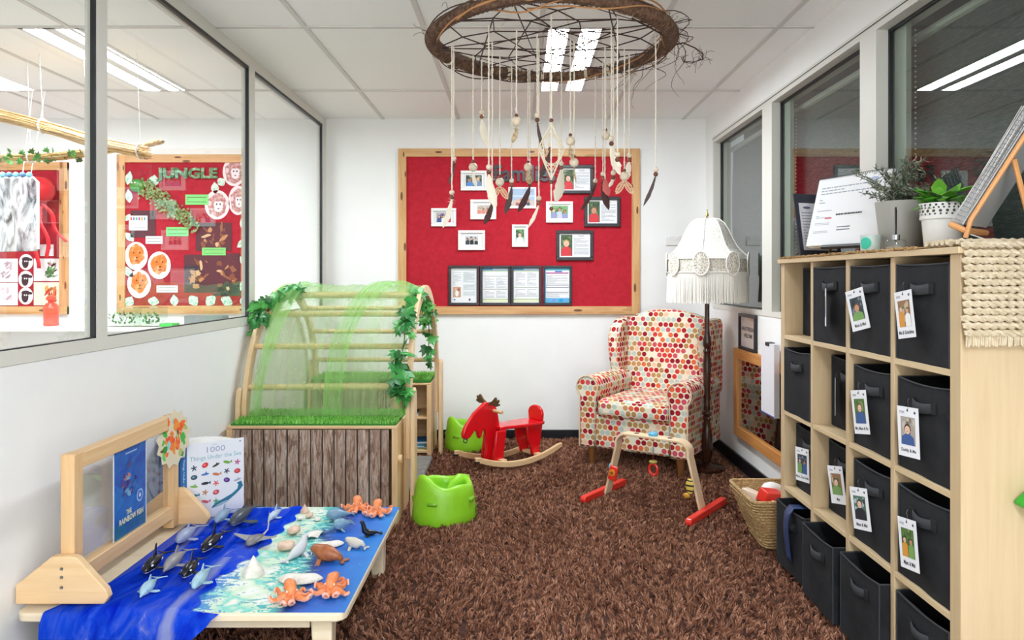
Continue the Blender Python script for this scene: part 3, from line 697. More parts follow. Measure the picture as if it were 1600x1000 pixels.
def leafshape(b, p, s, yaw, pitch, roll=0, kind='ivy', mi=0):
    m = Matrix.Translation(p) @ Euler((pitch, roll, yaw), 'XYZ').to_matrix().to_4x4()
    if kind == 'ivy': pts = [(0, 0), (.28, -.12), (.62, .12), (.36, .34), (.5, .72), (.2, .62), (0, 1.05), (-.2, .62), (-.5, .72), (-.36, .34), (-.62, .12), (-.28, -.12)]
    else: pts = [(0, 0), (.28, .25), (.34, .55), (.2, .85), (0, 1.1), (-.2, .85), (-.34, .55), (-.28, .25)]
    vs = [m @ Vector((0, .45*s, .06*s))]+[m @ Vector((x*s, y*s, -.14*s*abs(x)-.1*s*y*y)) for x, y in pts]; n = len(pts)
    b.add(vs, [(0, 1+i, 1+(i+1) % n) for i in range(n)], mi)
leaf_m = mat('ivy_leaf', (40, 130, 50), .4); t = NT(leaf_m)
t.col(t.ramp(t.n('ShaderNodeNewGeometry').outputs['Random Per Island'], [(0, (22, 92, 36)), (.5, (44, 138, 56)), (1, (96, 182, 84))]))
b = MB(); rs = random.Random(8)
for k in range(34):
    u = rs.random(); leafshape(b, P(-20+150*u, 246+rs.uniform(-9, 10), 4.07+rs.uniform(-.05, .03)), rs.uniform(.022, .04), rs.uniform(0, 6), rs.uniform(.6, 1.8), rs.uniform(-.5, .5))
b.build('ivy_leaves', leaf_m, bv, smooth=False)
# ledge next door with drink dispenser, plastic tubs
struct(bx('trim_1', white_paint, None, -4.85, XL-.1, 5.2, YB, .86, .89, bevel=.003))
o = thing('drink_dispenser', 'translucent orange plastic canister behind the left glass', 'canister', P(80, 517, 5.4)); z0 = .89-o.location.z
o.location.z = .89; om = mat('orange_plastic', (250, 92, 66), .3)
MB().lathe([(.045, 0), (.052, .01), (.05, .02), (.05, .12), (.054, .13), (.05, .14)], 20).build('body', om, o)
MB().lathe([(.05, .14), (.035, .165), (.02, .17), (.02, .185), (.032, .19), (.032, .21), (.02, .222), (.001, .224)], 20).build('lid', om, o)
clear = glass_mat('clear_plastic', (.9, .96, .92), double=True, rough=.1, ior=1.35)
for k, (a, b_, lb) in enumerate(((168, 215, 'clear plastic tub of green plants, left one behind the sill'), (216, 256, 'clear plastic tub of green plants, right one behind the sill'))):
    p = P((a+b_)/2, 520, 5.3); o = thing('plastic_tub', lb, 'tub', (p.x, 5.3, .89)); hw = (b_-a)/2*5.3/FPX-.004
    MB().box(-hw, hw, -.07, .07, 0, .14).build('tub', clear, o, bevel=.006)
    b = MB(); rs = random.Random(k)
    for q in range(70): leafshape(b, Vector((rs.uniform(-hw+.02, hw-.02), rs.uniform(-.05, .05), rs.uniform(.015, .09))), .022, rs.uniform(0, 6), rs.uniform(0, 2), 0, 'oval')
    b.build('plants', leaf_m, o, smooth=False)
p = P(262, 520, 5.3); tag(bx('green_tray', mat('green_plastic', (70, 200, 90), .4), None, p.x-.03, p.x+.06, 5.24, 5.36, .89, .915, bevel=.004), 'small bright green tray beside the plastic tubs', 'tray')
p = P(325, 520, 5.4); tag(bx('grey_box', mat('grey_plastic', (120, 128, 130), .5), None, p.x-.16, p.x+.13, 5.36, 5.46, .89, .965, bevel=.004), 'low grey box under the jungle board', 'box')
# ---------------------------------------------------------------- climbing arch with two benches
X0, X1 = -1.43, -.575           # planes of the two side arches
def arch_pts(r, z0=.50, yc=4.49, a0=0, a1=180, n=24): return [(yc-r*cos(radians(a0+(a1-a0)*k/n)), z0+r*sin(radians(a0+(a1-a0)*k/n))) for k in range(n+1)]
arch = thing('climbing_arch', 'tall pine climbing arch of curved side frames joined by round rungs', 'climbing frame')
for x in (X0, X1):
    ro, ri = .70, .635
    out = [(4.49-ro, .30)]+arch_pts(ro)+[(4.49+ro, .30)]; inn = [(4.49+ri, .30)]+arch_pts(ri)[::-1]+[(4.49-ri, .30)]
    MB().prism(out+inn, x-.013, x+.013, 'yz').build('side_frame', ply, arch, bevel=.005, seg=3)
    for s in (-1, 1):      # clasping legs down to the floor
        y = 4.49+s*.668
        pr = [(y-.045, 0), (y+.045, 0), (y+.045, .50), (y+.04, .60), (y+.02, .655), (y-.005, .672), (y-.03, .655), (y-.045, .60)]
        MB().prism(pr, x+.0135 if x > -1 else x-.039, x+.039 if x > -1 else x-.0135, 'yz').build('leg', ply, arch, bevel=.006, seg=3)
for a in (14.5, 34, 54, 73, 107, 126, 146, 165.5):
    y = 4.49-.668*cos(radians(a)); z = .5+.668*sin(radians(a))
    MB().loft([(X0, y, z), (X1, y, z)], .0155, 14).build('rung', pine, arch)
# front bench with printed plank front
plank = mat('printed_old_planks', (150, 120, 100), .6); t = NT(plank)
co = t.coord(); sx = t.sep(co)
px_ = t.math('DIVIDE', sx[0], .0585); fr = t.math('FRACT', px_); idx = t.math('FLOOR', px_)
wn = t.n('ShaderNodeTexWhiteNoise', _noise_dimensions='1D'); t.link(idx, wn.inputs['W'])
cmb = t.n('ShaderNodeCombineXYZ'); t.link(t.math('ADD', sx[0], t.math('MULTIPLY', wn.outputs[0], 7)), cmb.inputs[0]); t.link(t.math('ADD', sx[2], t.math('MULTIPLY', wn.outputs[0], 13)), cmb.inputs[2])
f = t.noise(t.mapping(cmb.outputs[0], (60, 1, 6)), 1.3, 6, .68, 1.4)
c = t.ramp(f, [(.28, (64, 38, 28)), (.42, (140, 106, 86)), (.53, (190, 168, 152)), (.68, (228, 216, 206))])
c = t.mix(t.math('MULTIPLY', wn.outputs[0], .45), c, (138, 104, 84))
f3 = t.noise(t.mapping(cmb.outputs[0], (9, 1, 5)), 1.5, 3)
c = t.mix(t.math('MULTIPLY', t.math('GREATER_THAN', f3, .6), .45), c, (84, 50, 36))
edge = t.math('MINIMUM', fr, t.math('SUBTRACT', 1, fr)); gap = t.math('LESS_THAN', edge, .055)
c = t.mix(gap, c, (34, 18, 14)); t.col(c); t.bump(f, .2, .002)
bench = thing('storage_bench', 'pine storage bench with a printed old-plank front panel under the arch', 'bench', (0, 0, 0))
yf, yb, zt = 3.65, 4.03, .502; bx0, bx1 = -1.462, -.605
bx('top_board', pine, bench, bx0, bx1, yf, yb, zt-.016, zt, bevel=.003)
bx('side_panel', pine_z, bench, bx1-.03, bx1, yf, yb, .0, zt-.016, bevel=.003)
bx('side_panel', pine_z, bench, bx0, bx0+.03, yf, yb, .0, zt-.016, bevel=.003)
bx('bottom_board', pine, bench, bx0+.03, bx1-.03, yf, yb, .02, .036)
bx('back_panel', pine, bench, bx0+.03, bx1-.03, yb-.012, yb, .036, zt-.016)
fp = MB().box(-.39, .39, 0, .008, -.225, .225).build('plank_front_panel', plank, bench, smooth=False, loc=((bx0+bx1)/2-.005, yf-.004, .258))
MB().loft([(bx1+.001, yf+.03, .33), (bx1+.018, yf+.03, .33)], .02, 14).build('round_peg', pine, bench)
gm_ = thing('grass_mat', 'bright green artificial grass mat on top of the front plank bench', 'grass mat')
bx('mat_base', mat('grass_backing', (50, 130, 40), .8), gm_, bx0+.02, bx1-.01, yf+.008, yb-.005, zt, zt+.008)
grass(gm_, bx0+.02, bx1-.01, yf+.008, yb-.005, zt+.006, n=9000)
# rear open shelf bench
rb = thing('shelf_bench', 'pine bench with open shelves at the rear foot of the arch', 'bench')
ry0, ry1 = 5.05, 5.42; rx0, rx1 = -1.46, -.605
bx('top_board', pine, rb, rx0, rx1, ry0, ry1, .50, .516, bevel=.003)
for x in (rx0, -.865, rx1-.03): bx('side_panel', pine_z, rb, x, x+.03, ry0, ry1, 0, .50, bevel=.003)
bx('back_panel', pine, rb, rx0+.03, rx1-.03, ry1-.012, ry1, .03, .50)
bx('bottom_board', pine, rb, rx0+.03, rx1-.03, ry0, ry1, .03, .05, bevel=.003)
bx('shelf', pine, rb, -.835, rx1-.03, ry0+.01, ry1-.012, .262, .278, bevel=.003)
wv = MB().box(-.285, .285, 0, .008, -.22, .22).build('plank_front_panel', plank, rb, smooth=False, loc=(-1.15, ry0-.004, .276))
gm2 = thing('grass_mat', 'green grass mat on the rear shelf bench, seen through the arch', 'grass mat')
bx('mat_base', mat('grass_backing', (50, 130, 40), .8), gm2, rx0+.02, rx1-.005, ry0+.005, ry1-.01, .516, .54, bevel=.006)
grass(gm2, rx0+.02, rx1-.005, ry0+.005, ry1-.01, .536, n=6000, seed=5)
# books on the rear shelf
def booklet(x0, x1, y0, y1, z, th, col, label, rz=0, cat='book', grp=None, name='picture_book'):
    o = thing(name, label, cat, ((x0+x1)/2, (y0+y1)/2, z), rz, grp); hx, hy = (x1-x0)/2, (y1-y0)/2
    bx('pages', white_paint, o, -hx+.003, hx-.003, -hy+.003, hy-.001, .0015, th-.0015)
    m = MB(); m.box(-hx, hx, -hy, hy, 0, .0015); m.box(-hx, hx, -hy, hy, th-.0015, th); m.box(-hx, -hx+.002, -hy, hy, .0015, th-.0015)
    m.build('cover', cm(col), o, smooth=False); return o
g_ = 'books lying in the shelf bench'
booklet(-.80, -.645, 5.10, 5.28, .05, .012, (150, 200, 90), 'pale green book at the bottom of the low pile', .1, grp=g_)
booklet(-.79, -.64, 5.09, 5.27, .062, .01, (70, 170, 210), 'light blue book second from the bottom of the low pile', -.15, grp=g_)
booklet(-.80, -.65, 5.12, 5.29, .072, .012, (240, 240, 235), 'white book in the middle of the low pile', .35, grp=g_)
booklet(-.785, -.64, 5.10, 5.27, .084, .014, (30, 110, 180), 'dark blue book on top of the low pile', .2, grp=g_)
booklet(-.83, -.70, 5.10, 5.26, .278, .012, (225, 222, 214), 'white book lower of two on the upper shelf of the bench', .0, grp=g_)
booklet(-.825, -.71, 5.10, 5.25, .290, .008, (60, 60, 66), 'thin grey book on top of the upper shelf pair', -.1, grp=g_)
# pillow inside
pl = MB().grid(lambda u, v: (0, 0, 0), 1, 1); pl = MB()
def pil(s):
    def f(u, v):
        x = (u-.5)*.34; y = (v-.5)*.26; q = (1-(2*u-1)**4)*(1-(2*v-1)**4)
        return (x*(1-.12*(2*v-1)**2), s*.07*q**.6+.004*sin(u*40)*q, y*(1-.12*(2*u-1)**2))
    return f
pl.grid(pil(-1), 16, 14); n0 = len(pl.f); pl.grid(pil(1), 16, 14)
for k in range(n0, len(pl.f)): pl.f[k] = pl.f[k][::-1]
pw = noisy('grey_cream_fabric', (198, 194, 184), (222, 218, 208), 40, .9, bump=.4, bscale=300)
o = pl.build('cushion', pw, smooth=True, ang=80); o.location = (-1.19, 4.62, .165); o.rotation_euler = (.5, .05, .1)
tag(o, 'cream grey cushion inside the arch behind the tulle', 'cushion')
bl = MB().box(-.42, .42, -.38, .38, 0, .045).build('floor_pad', noisy('grey_pad', (120, 116, 112), (140, 136, 130), 20, .9), bevel=.015, loc=(-1.0, 4.55, .0)); tag(bl, 'flat grey floor pad inside the arch', 'mat')
# tulle
def tulle_mat(name, a, alpha):
    m = mat(name, a, .8, spec=.1); t = NT(m)
    m.node_tree.nodes.remove(t.b); tr = t.n('ShaderNodeBsdfTransparent'); df = t.n('ShaderNodeBsdfDiffuse'); tl = t.n('ShaderNodeBsdfTranslucent')
    df.inputs[0].default_value = rgb(a); tl.inputs[0].default_value = rgb(a)
    m1 = t.n('ShaderNodeMixShader'); m1.inputs[0].default_value = .5; t.link(df.outputs[0], m1.inputs[1]); t.link(tl.outputs[0], m1.inputs[2])
    m2 = t.n('ShaderNodeMixShader'); t.link(tr.outputs[0], m2.inputs[1]); t.link(m1.outputs[0], m2.inputs[2]); t.link(m2.outputs[0], t.out.inputs[0])
    return m, t, m2
tm, t, m2 = tulle_mat('pale_green_tulle', (196, 240, 168), .3)
uvx = t.sep(t.coord()); f = t.noise(t.mapping(t.coord(), (10, .4, .4)), 1.6, 2)
vo = t.n('ShaderNodeTexVoronoi'); t.link(t.coord(), vo.inputs['Vector']); vo.inputs['Scale'].default_value = 38
dot = t.math('MULTIPLY', t.math('LESS_THAN', vo.outputs['Distance'], .10), .35)
t.link(t.math('ADD', t.math('MULTIPLY_ADD', f, .45, .17), dot), m2.inputs[0])
tm2, t, m2 = tulle_mat('green_tulle_folds', (184, 242, 150), .5)
f = t.noise(t.mapping(t.coord(), (20, .4, .4)), 1.4, 2); t.link(t.math('MULTIPLY_ADD', f, .7, .06), m2.inputs[0])
tu = thing('tulle_canopy', 'sheer pale green tulle draped over the rungs of the climbing arch', 'fabric')
def drape(xa, xb, a0, a1, r, tail, amp, nf, seed):
    def f(u, v):
        x = xa(v)+(xb(v)-xa(v))*u
        L = tail/(tail+1.2)
        if v < L: q = v/L; y = 4.49-r*cos(radians(a0)); z = .525+(.5+r*sin(radians(a0))-.525)*q
        else:
            a = a0+(a1-a0)*(v-L)/(1-L); y = 4.49-r*cos(radians(a)); z = .5+r*sin(radians(a))
        w = amp*sin(u*nf+seed+1.3*sin(v*4+u*3))+amp*.5*sin(u*nf*2.3+seed*2)
        yy, zz = y-4.49, z-.5; q = math.hypot(yy, zz) or 1
        return (x+.01*sin(v*9+seed+u*6), y+w*yy/q-abs(amp)*.6, z+w*max(zz, 0)/q)
    return f
MB().grid(drape(lambda v: X0+.04+.02*sin(v*5), lambda v: X1-.03, 8, 122, .70, .09, .004, 30, 0), 90, 60).build('sheer_layer', tm, tu, ang=180)
MB().grid(drape(lambda v: -1.02+.05*v+.16*v*v, lambda v: -.93+.05*v+.28*v*v, 8, 112, .715, .09, .008, 16, 2), 24, 40).build('gathered_fold', tm2, tu, ang=180)
MB().grid(drape(lambda v: X0+.04+.02*sin(v*5), lambda v: X0+.10+.1*v, 8, 105, .712, .09, .008, 9, 4), 14, 40).build('gathered_edge', tm2, tu, ang=180)
# ivy on the arch
def garland(name, label, path, n, spread, s0, s1, seed):
    o = thing(name, label, 'ivy garland'); rs = random.Random(seed); pts = [Vector(p) for p in path]
    MB().loft(pts, .003, 6).build('vine', cm((70, 110, 50)), o)
    b = MB()
    for k in range(n):
        s = rs.random()*(len(pts)-1); j = min(int(s), len(pts)-2); c = pts[j].lerp(pts[j+1], s-j)
        c = c+Vector((rs.uniform(-1, 1)*spread, rs.uniform(-1, .6)*spread, rs.uniform(-1, 1)*spread*.8))
        leafshape(b, c, rs.uniform(s0, s1), pi+rs.uniform(-1.3, 1.3), rs.uniform(-.2, -1.5), rs.uniform(-.7, .7))
    b.build('leaves', leaf_m, o, smooth=False); return o
garland('ivy_garland', 'ivy garland bunched over the left shoulder of the climbing arch', [(X0+.02, 3.98, .98), (X0-.0, 4.08, 1.09), (X0+.05, 4.2, 1.14), (X0+.14, 4.34, 1.19)], 80, .045, .045, .08, 3)
ry = [(X1-.01, 4.28, 1.17), (X1-.05, 4.1, 1.13), (X1-.05, 3.97, 1.03), (X1-.03, 3.88, .92), (X1-.04, 3.80, .80), (X1-.035, 3.77, .70), (X1-.04, 3.76, .66)]
garland('ivy_garland', 'ivy garland trailing down the near edge of the right side arch', ry, 46, .034, .055, .095, 5)
garland('ivy_garland', 'ivy garland hanging inside the right side arch', [(X1-.05, 4.55, 1.12), (X1-.03, 4.9, 1.04), (X1-.04, 5.0, .96), (X1-.04, 5.02, .86), (X1-.05, 5.06, .75), (X1-.04, 5.04, .66)], 30, .03, .05, .085, 6)
# ---------------------------------------------------------------- moulded green floor seats
lime = mat('lime_moulded_foam', (150, 220, 44), .38, coat=.05)
def floor_seat(label, x, y, rz, s=1.0):
    o = thing('moulded_baby_chair', label, 'baby seat', (x, y, 0), rz, 'lime green moulded floor seats')
    n = 64
    # local: back of seat at -x... front opening toward +x; wall of varying height round the seat
    def hz(g):   # height of the rim by angle (0 = front)
        a = abs((g+pi) % (2*pi)-pi)          # 0 front, pi back
        return .168+.045*(.5-.5*cos(pi*min(1, max(0, a-2.0)/1.1)))+.006*cos(4*a)
    b = MB(); vs = []; rings = []
    prof = [(1.0, 0), (1.02, .03), (1.0, .25), (.965, .5), (.925, .75), (.885, .93), (.83, 1.0), (.74, 1.0), (.68, .93), (.66, .8), (.64, .6), (.55, .46), (.25, .42), (.001, .42)]
    for (q, hh) in prof:
        for j in range(n):
            g = 2*pi*j/n; H = hz(g); z = H*hh if hh > .55 or q > .9 else .165*hh
            e = .168*q; vs.append((e*cos(g)*1.0, e*sin(g)*.93, z))
    fs = [(i*n+j, i*n+(j+1) % n, (i+1)*n+(j+1) % n, (i+1)*n+j) for i in range(len(prof)-1) for j in range(n)]
    fs.append(tuple(range(n))[::-1]); b.add(vs, fs)
    b.build('body', lime, o, ang=80)
    # raised saddle between the legs
    MB().loft([(.02, 0, .09), (.06, 0, .135), (.10, 0, .155), (.14, 0, .15), (.15, 0, .11)], [(.03, .02), (.034, .024), (.036, .026), (.032, .022), (.03, .02)], 14, up=(0, 1, 0)).build('leg_divider', lime, o, ang=80)
    dk = mat('lime_recess_shade', (118, 180, 30), .5)  # darker lime paints in the shade of the grip hollows
    for g in (-1.1, 1.1, 2.6, -2.6):
        c_ = Vector((.158*cos(g), .147*sin(g), .10)); tn = Vector((-sin(g), cos(g), 0))
        MB().loft([c_-tn*.028, c_-tn*.022, c_+tn*.022, c_+tn*.028], [(.004, .002), (.011, .009), (.011, .009), (.004, .002)], 12).build('grip_recess', dk, o, ang=80)
    cv = CV(.062, .026, (132, 200, 36)); cv.rect(.001, .002, .018, .024, (96, 150, 30), 1); cv.lines(.021, .002, .06, .024, 6, (100, 160, 30), 1, 4)
    for dg in (-.75,):
        q = cv.build('moulded_label', o, (.1695*cos(dg), .158*sin(dg), .045)); q.rotation_euler = (0, 0, dg+pi/2)
    return o
fs_ = floor_seat('lime green moulded baby floor seat in front of the climbing arch', -.383, 3.78, .75)
fs_.scale = (1.0, 1.0, 1.12)
c2 = floor_seat('lime green moulded baby floor seat by the back wall, behind the red rocking moose', -.375, 5.33, .6); c2.scale = (.98, .98, 1.12)
# ---------------------------------------------------------------- rocking moose
red = mat('glossy_red_paint', (222, 16, 28), .22, coat=.3)
def moose():
    o = thing('rocking_moose', 'red wooden rocking moose toy on curved pine rockers', 'rocking toy', (-.06, 4.81, 0), math.atan2(.609, .797))
    for s in (-.12, .12):   # rockers
        bot = []; top = []
        for k in range(21):
            x = -.35+.70*k/20; z = .035+.62*(x-.0)**2
            bot.append((x, z-.005)); top.append((x, z+.032 if abs(x) < .33 else z+.022))
        MB().prism(bot+top[::-1], s-.011, s+.011, 'xz').build('rocker', pine, o, bevel=.004)
        MB().box(-.352, -.325, s-.012, s+.012, .098, .108).build('rubber_stop', black_seal, o, smooth=False)
    for x in (-.12, .17): MB().box(x-.022, x+.022, -.11, .11, .065, .083).build('cross_slat', pine_y, o, bevel=.003)
    head = [(-.155, .44), (-.20, .445), (-.235, .42), (-.285, .385), (-.325, .34), (-.355, .30), (-.37, .265), (-.368, .235), (-.345, .222), (-.315, .235), (-.292, .262), (-.278, .275), (-.262, .262), (-.252, .225), (-.24, .215), (-.228, .235), (-.215, .275), (-.2, .262)]
    neck = [(-.2, .262), (-.195, .20), (-.19, .14), (-.205, .085), (-.20, .066), (-.12, .066), (-.095, .14), (-.085, .22), (-.09, .30), (-.105, .38), (-.125, .425)]
    MB().prism(head+neck[1:], -.016, .016, 'xz').build('head_and_neck', red, o, bevel=.007, seg=3)
    for s in (-1, 1):
        lg = [(-.155, .262), (-.165, .18), (-.18, .085), (-.17, .066), (-.105, .066), (-.09, .15), (-.075, .262)]
        MB().prism(lg, s*.062-.012, s*.062+.012, 'xz').build('front_leg', red, o, bevel=.006)
        lg = [(.09, .262), (.10, .18), (.125, .12), (.14, .066), (.205, .066), (.20, .12), (.215, .19), (.225, .262)]
        MB().prism(lg, s*.062-.012, s*.062+.012, 'xz').build('hind_leg', red, o, bevel=.006)
    st = [(-.115, -.055), (-.02, -.075), (.1, -.095), (.2, -.095), (.245, -.07), (.255, 0), (.245, .07), (.2, .095), (.1, .095), (-.02, .075), (-.115, .055)]
    MB().prism(st, .262, .284, 'xy').build('seat', red, o, bevel=.006)
    br = [(.075*cos(a), .284+.045+.055*sin(a)) for a in [pi*k/12 for k in range(13)]]+[(-.07, .284), (.07, .284)]
    m = MB(); m.M = Matrix.Translation((.225, 0, 0)); m.prism([(y, z) for y, z in br], -.011, .011, 'yz'); m.build('backrest', red, o, bevel=.006)
    m = MB().loft([(-.135, -.105, .385), (-.135, .105, .385)], .011, 12); m.build('handle', pine_y, o)
    ant = mat('brown_felt_antler', (96, 66, 38), .7)
    for s in (-1, 1):
        a = [(.012, .44), (.05, .455), (.085, .485), (.098, .478), (.092, .46), (.118, .474), (.126, .462), (.108, .445), (.128, .448), (.13, .436), (.095, .425), (.05, .428), (.012, .425)]
        MB().prism([(s*y, z) for y, z in a], -.178, -.166, 'yz').build('antler', ant, o, bevel=.003)
        MB().ball((-.275, s*.017, .325), (.005, .003, .005), 8, 6).build('eye', black_paint, o)
    rg = [(-.358+.014*cos(a), -.02, .222+.014*sin(a)) for a in [k*pi/8 for k in range(16)]]
    MB().loft(rg, .003, 6, closed=True).build('nose_ring', black_paint, o)
    return o
moose()
# ---------------------------------------------------------------- dotted wing armchair
dots = mat('dotted_upholstery', (238, 228, 206), .85, spec=.2); t = NT(dots)
uv = t.n('ShaderNodeUVMap').outputs[0]; s = t.sep(uv); p = .0385
vv = t.math('DIVIDE', s[1], p*.93); row = t.math('FLOOR', vv); uu = t.math('ADD', t.math('DIVIDE', s[0], p), t.math('MULTIPLY', t.math('MODULO', t.math('ABSOLUTE', row), 2), .5))
colu = t.math('FLOOR', uu); fu = t.math('SUBTRACT', t.math('SUBTRACT', uu, colu), .5); fv = t.math('MULTIPLY', t.math('SUBTRACT', t.math('SUBTRACT', vv, row), .5), .93)
dist = t.math('SQRT', t.math('ADD', t.math('MULTIPLY', fu, fu), t.math('MULTIPLY', fv, fv)))
inside = t.math('LESS_THAN', dist, .44)
cx = t.n('ShaderNodeCombineXYZ'); t.link(colu, cx.inputs[0]); t.link(row, cx.inputs[1])
wn = t.n('ShaderNodeTexWhiteNoise', _noise_dimensions='2D'); t.link(cx.outputs[0], wn.inputs['Vector'])
pal = [(238, 228, 206), (172, 34, 44), (200, 150, 96), (198, 206, 192), (226, 108, 66), (188, 148, 92), (148, 26, 44), (206, 84, 100), (238, 196, 168), (190, 204, 196), (214, 62, 56), (176, 136, 84)]
rc = t.ramp(wn.outputs[0], [(k/len(pal), c) for k, c in enumerate(pal)], True)
t.col(t.mix(inside, (238, 228, 206), rc)); t.bump(t.noise(uv, 900, 2), .15, .001)
def armchair():
    o = thing('armchair', 'cream wing armchair covered in red, tan and grey dots, in the corner', 'armchair', (.925, 4.975, 0), radians(-32)+0)
    hw, yf_, yb_ = .355, -.39, .35
    leg = mat('brown_chair_leg', (140, 92, 52), .35)
    for x, y in ((-hw+.05, yf_+.06), (hw-.05, yf_+.06), (-hw+.07, yb_-.05), (hw-.07, yb_-.05)):
        MB().lathe([(.017, 0), (.02, .03), (.027, .09), (.03, .125), (.03, .14)], 14, (x, y, 0)).build('leg', leg, o)
    MB().box(-hw, hw, yf_+.02, yb_, .125, .345).build('seat_base', dots, o, bevel=.02, seg=3, uvbox=True)
    b = MB().grid(lambda u, v: (0, 0, 0), 1, 1)
    b = MB().box(-.245, .245, yf_-.005, .22, .335, .455)
    b.build('seat_cushion', dots, o, bevel=.035, seg=4, uvbox=True)
    for s in (-1, 1):
        # rolled arm profile in x,z, extruded front to back
        c = s*.315; pr = [(s*.255, .13), (s*.37, .13), (s*.37, .46)]
        a0 = -.55
        for k in range(15):
            a = a0+(pi+1.05)*k/14; pr.append((c+s*.078*cos(a), .52+.078*sin(a)))
        pr.append((s*.255, .44))
        if s < 0: pr = pr[::-1]
        MB().prism(pr, yf_-.0, .27, 'xz').build('arm', dots, o, bevel=.014, seg=3, uvbox=True, ang=50)
        pip = [(x, yf_-.001, z) for x, z in pr]
        MB().loft(pip, .0045, 6, up=(0, 1, 0), closed=True).build('piping', mat('cream_piping', (224, 206, 178), .8), o)
    # back with arched top
    n = 18; bk = [(-.30, .34), (.30, .34)]+[(.30*(1-2*k/n), .955+.075*cos((1-2*k/n)*pi/2)**.8 if abs(1-2*k/n) < 1 else .955) for k in range(n+1)]
    m = MB(); m.M = Matrix.Translation((0, .165, .34)) @ Matrix.Rotation(-.10, 4, 'X') @ Matrix.Translation((0, 0, -.34))
    m.prism(bk, 0, .15, 'xz'); m.build('backrest', dots, o, bevel=.03, seg=4, uvbox=True, ang=50)
    for s in (-1, 1):
        w = [(.30, .45), (.36, .45), (.37, .93), (.33, .965), (.25, .96), (.15, .945), (.07, .90), (.035, .82), (.04, .72), (.07, .62), (.09, .56), (.09, .45)]
        MB().prism([(y, z) for y, z in w], s*.325-.042, s*.325+.042, 'yz').build('wing', dots, o, bevel=.022, seg=3, uvbox=True, ang=50)
    MB().box(-.345, .345, .30, .372, .13, .93).build('outer_back', dots, o, bevel=.015, uvbox=True)
    return o
armchair()
# ---------------------------------------------------------------- fringed floor lamp
LX, LY = 1.205, 4.66
lamp = thing('floor_lamp', 'dark turned timber floor lamp with a white fringed lace shade', 'floor lamp', (LX, LY, .016))
MB().lathe([(.10, 0), (.108, .008), (.108, .02), (.095, .03), (.04, .036), (.02, .05)], 32).build('base', dark_wood, lamp)
MB().lathe([(.02, .045), (.026, .07), (.03, .10), (.034, .16), (.032, .22), (.026, .27), (.020, .31), (.024, .33), (.016, .34), (.026, .36), (.016, .375), (.022, .39), (.018, .42), (.019, .5), (.024, .6), (.027, .68), (.020, .74), (.026, .76), (.018, .775), (.027, .80), (.026, .83), (.019, .86), (.015, .9), (.0145, 1.2), (.014, 1.50)], 20).build('pole', dark_wood, lamp)
brass = mat('brass', (200, 170, 90), .25, metal=1)
MB().lathe([(.006, 1.5), (.006, 1.62), (.012, 1.625), (.009, 1.635), (.004, 1.65), (.002, 1.665)], 12).build('finial', brass, lamp)
lace = mat('white_lace_shade', (246, 242, 234), .85); t = NT(lace)
vo = t.n('ShaderNodeTexVoronoi', _feature='DISTANCE_TO_EDGE'); t.link(t.coord(), vo.inputs['Vector']); vo.inputs['Scale'].default_value = 42
f = t.math('MULTIPLY', t.math('GREATER_THAN', vo.outputs['Distance'], .12), 1); t.col(t.mix(f, (250, 247, 240), (228, 222, 210))); t.bump(vo.outputs['Distance'], .3, .003)
lace2 = mat('taupe_lace_band', (206, 198, 184), .85); t = NT(lace2)
vo = t.n('ShaderNodeTexVoronoi', _feature='DISTANCE_TO_EDGE'); t.link(t.coord(), vo.inputs['Vector']); vo.inputs['Scale'].default_value = 60
t.col(t.mix(t.math('GREATER_THAN', vo.outputs['Distance'], .1), (240, 234, 224), (196, 186, 170)))
NP = 8
def rot8(g): return (g+pi/8) % (2*pi/NP)-pi/NP
def fac(g): return cos(pi/NP)/cos(rot8(g))*.6+.4
sp = [(.045, 1.605), (.075, 1.60), (.105, 1.575), (.13, 1.535), (.155, 1.48), (.185, 1.425), (.222, 1.385), (.25, 1.36), (.252, 1.345)]
MB().lathe(sp, 64, fn=lambda g, i: fac(g), close=False).build('shade', lace, lamp, ang=80)
MB().lathe([(.25, 1.347), (.252, 1.30), (.25, 1.262)], 64, fn=lambda g, i: fac(g), close=False).build('lace_band', lace2, lamp, ang=80)
trim_m = mat('white_braid', (250, 248, 243), .8)
for k in range(NP):
    g = pi/8+2*pi*k/NP+pi/NP*0
    pts = [((r+.002)*fac(g)*cos(g), (r+.002)*fac(g)*sin(g), z) for r, z in sp]+[(.254*fac(g)*cos(g), .254*fac(g)*sin(g), 1.262)]
    MB().loft(pts, .004, 6).build('rib_braid', trim_m, lamp)
    m = MB(); ov = MB(); q = .256
    ring = [Vector((q*fac(g)*cos(g+.19*cos(a)), q*fac(g)*sin(g+.19*cos(a)), 1.315+.072*sin(a))) for a in [2*pi*j/20 for j in range(20)]]
    m.loft(ring, .0045, 6, closed=True).build('medallion_braid', trim_m, lamp)
    ce = Vector((q*1.015*cos(g), q*1.015*sin(g), 1.315)); vs = [ce]
    for j in range(40):
        a = 2*pi*j/40; r_ = 1+(.012 if j % 2 else 0); vs.append(Vector((q*r_*fac(g)*cos(g+.185*cos(a)), q*r_*fac(g)*sin(g+.185*cos(a)), 1.315+.070*sin(a))))
    ov.add(vs, [(0, 1+j, 1+(j+1) % 40) for j in range(40)]).build('pleated_medallion', lace2, lamp, smooth=False)
for z in (1.347, 1.262): MB().loft([(.254*fac(g)*cos(g), .254*fac(g)*sin(g), z) for g in [2*pi*j/64 for j in range(64)]], .0045, 6, closed=True).build('edge_braid', trim_m, lamp)
b = MB(); rs = random.Random(3)
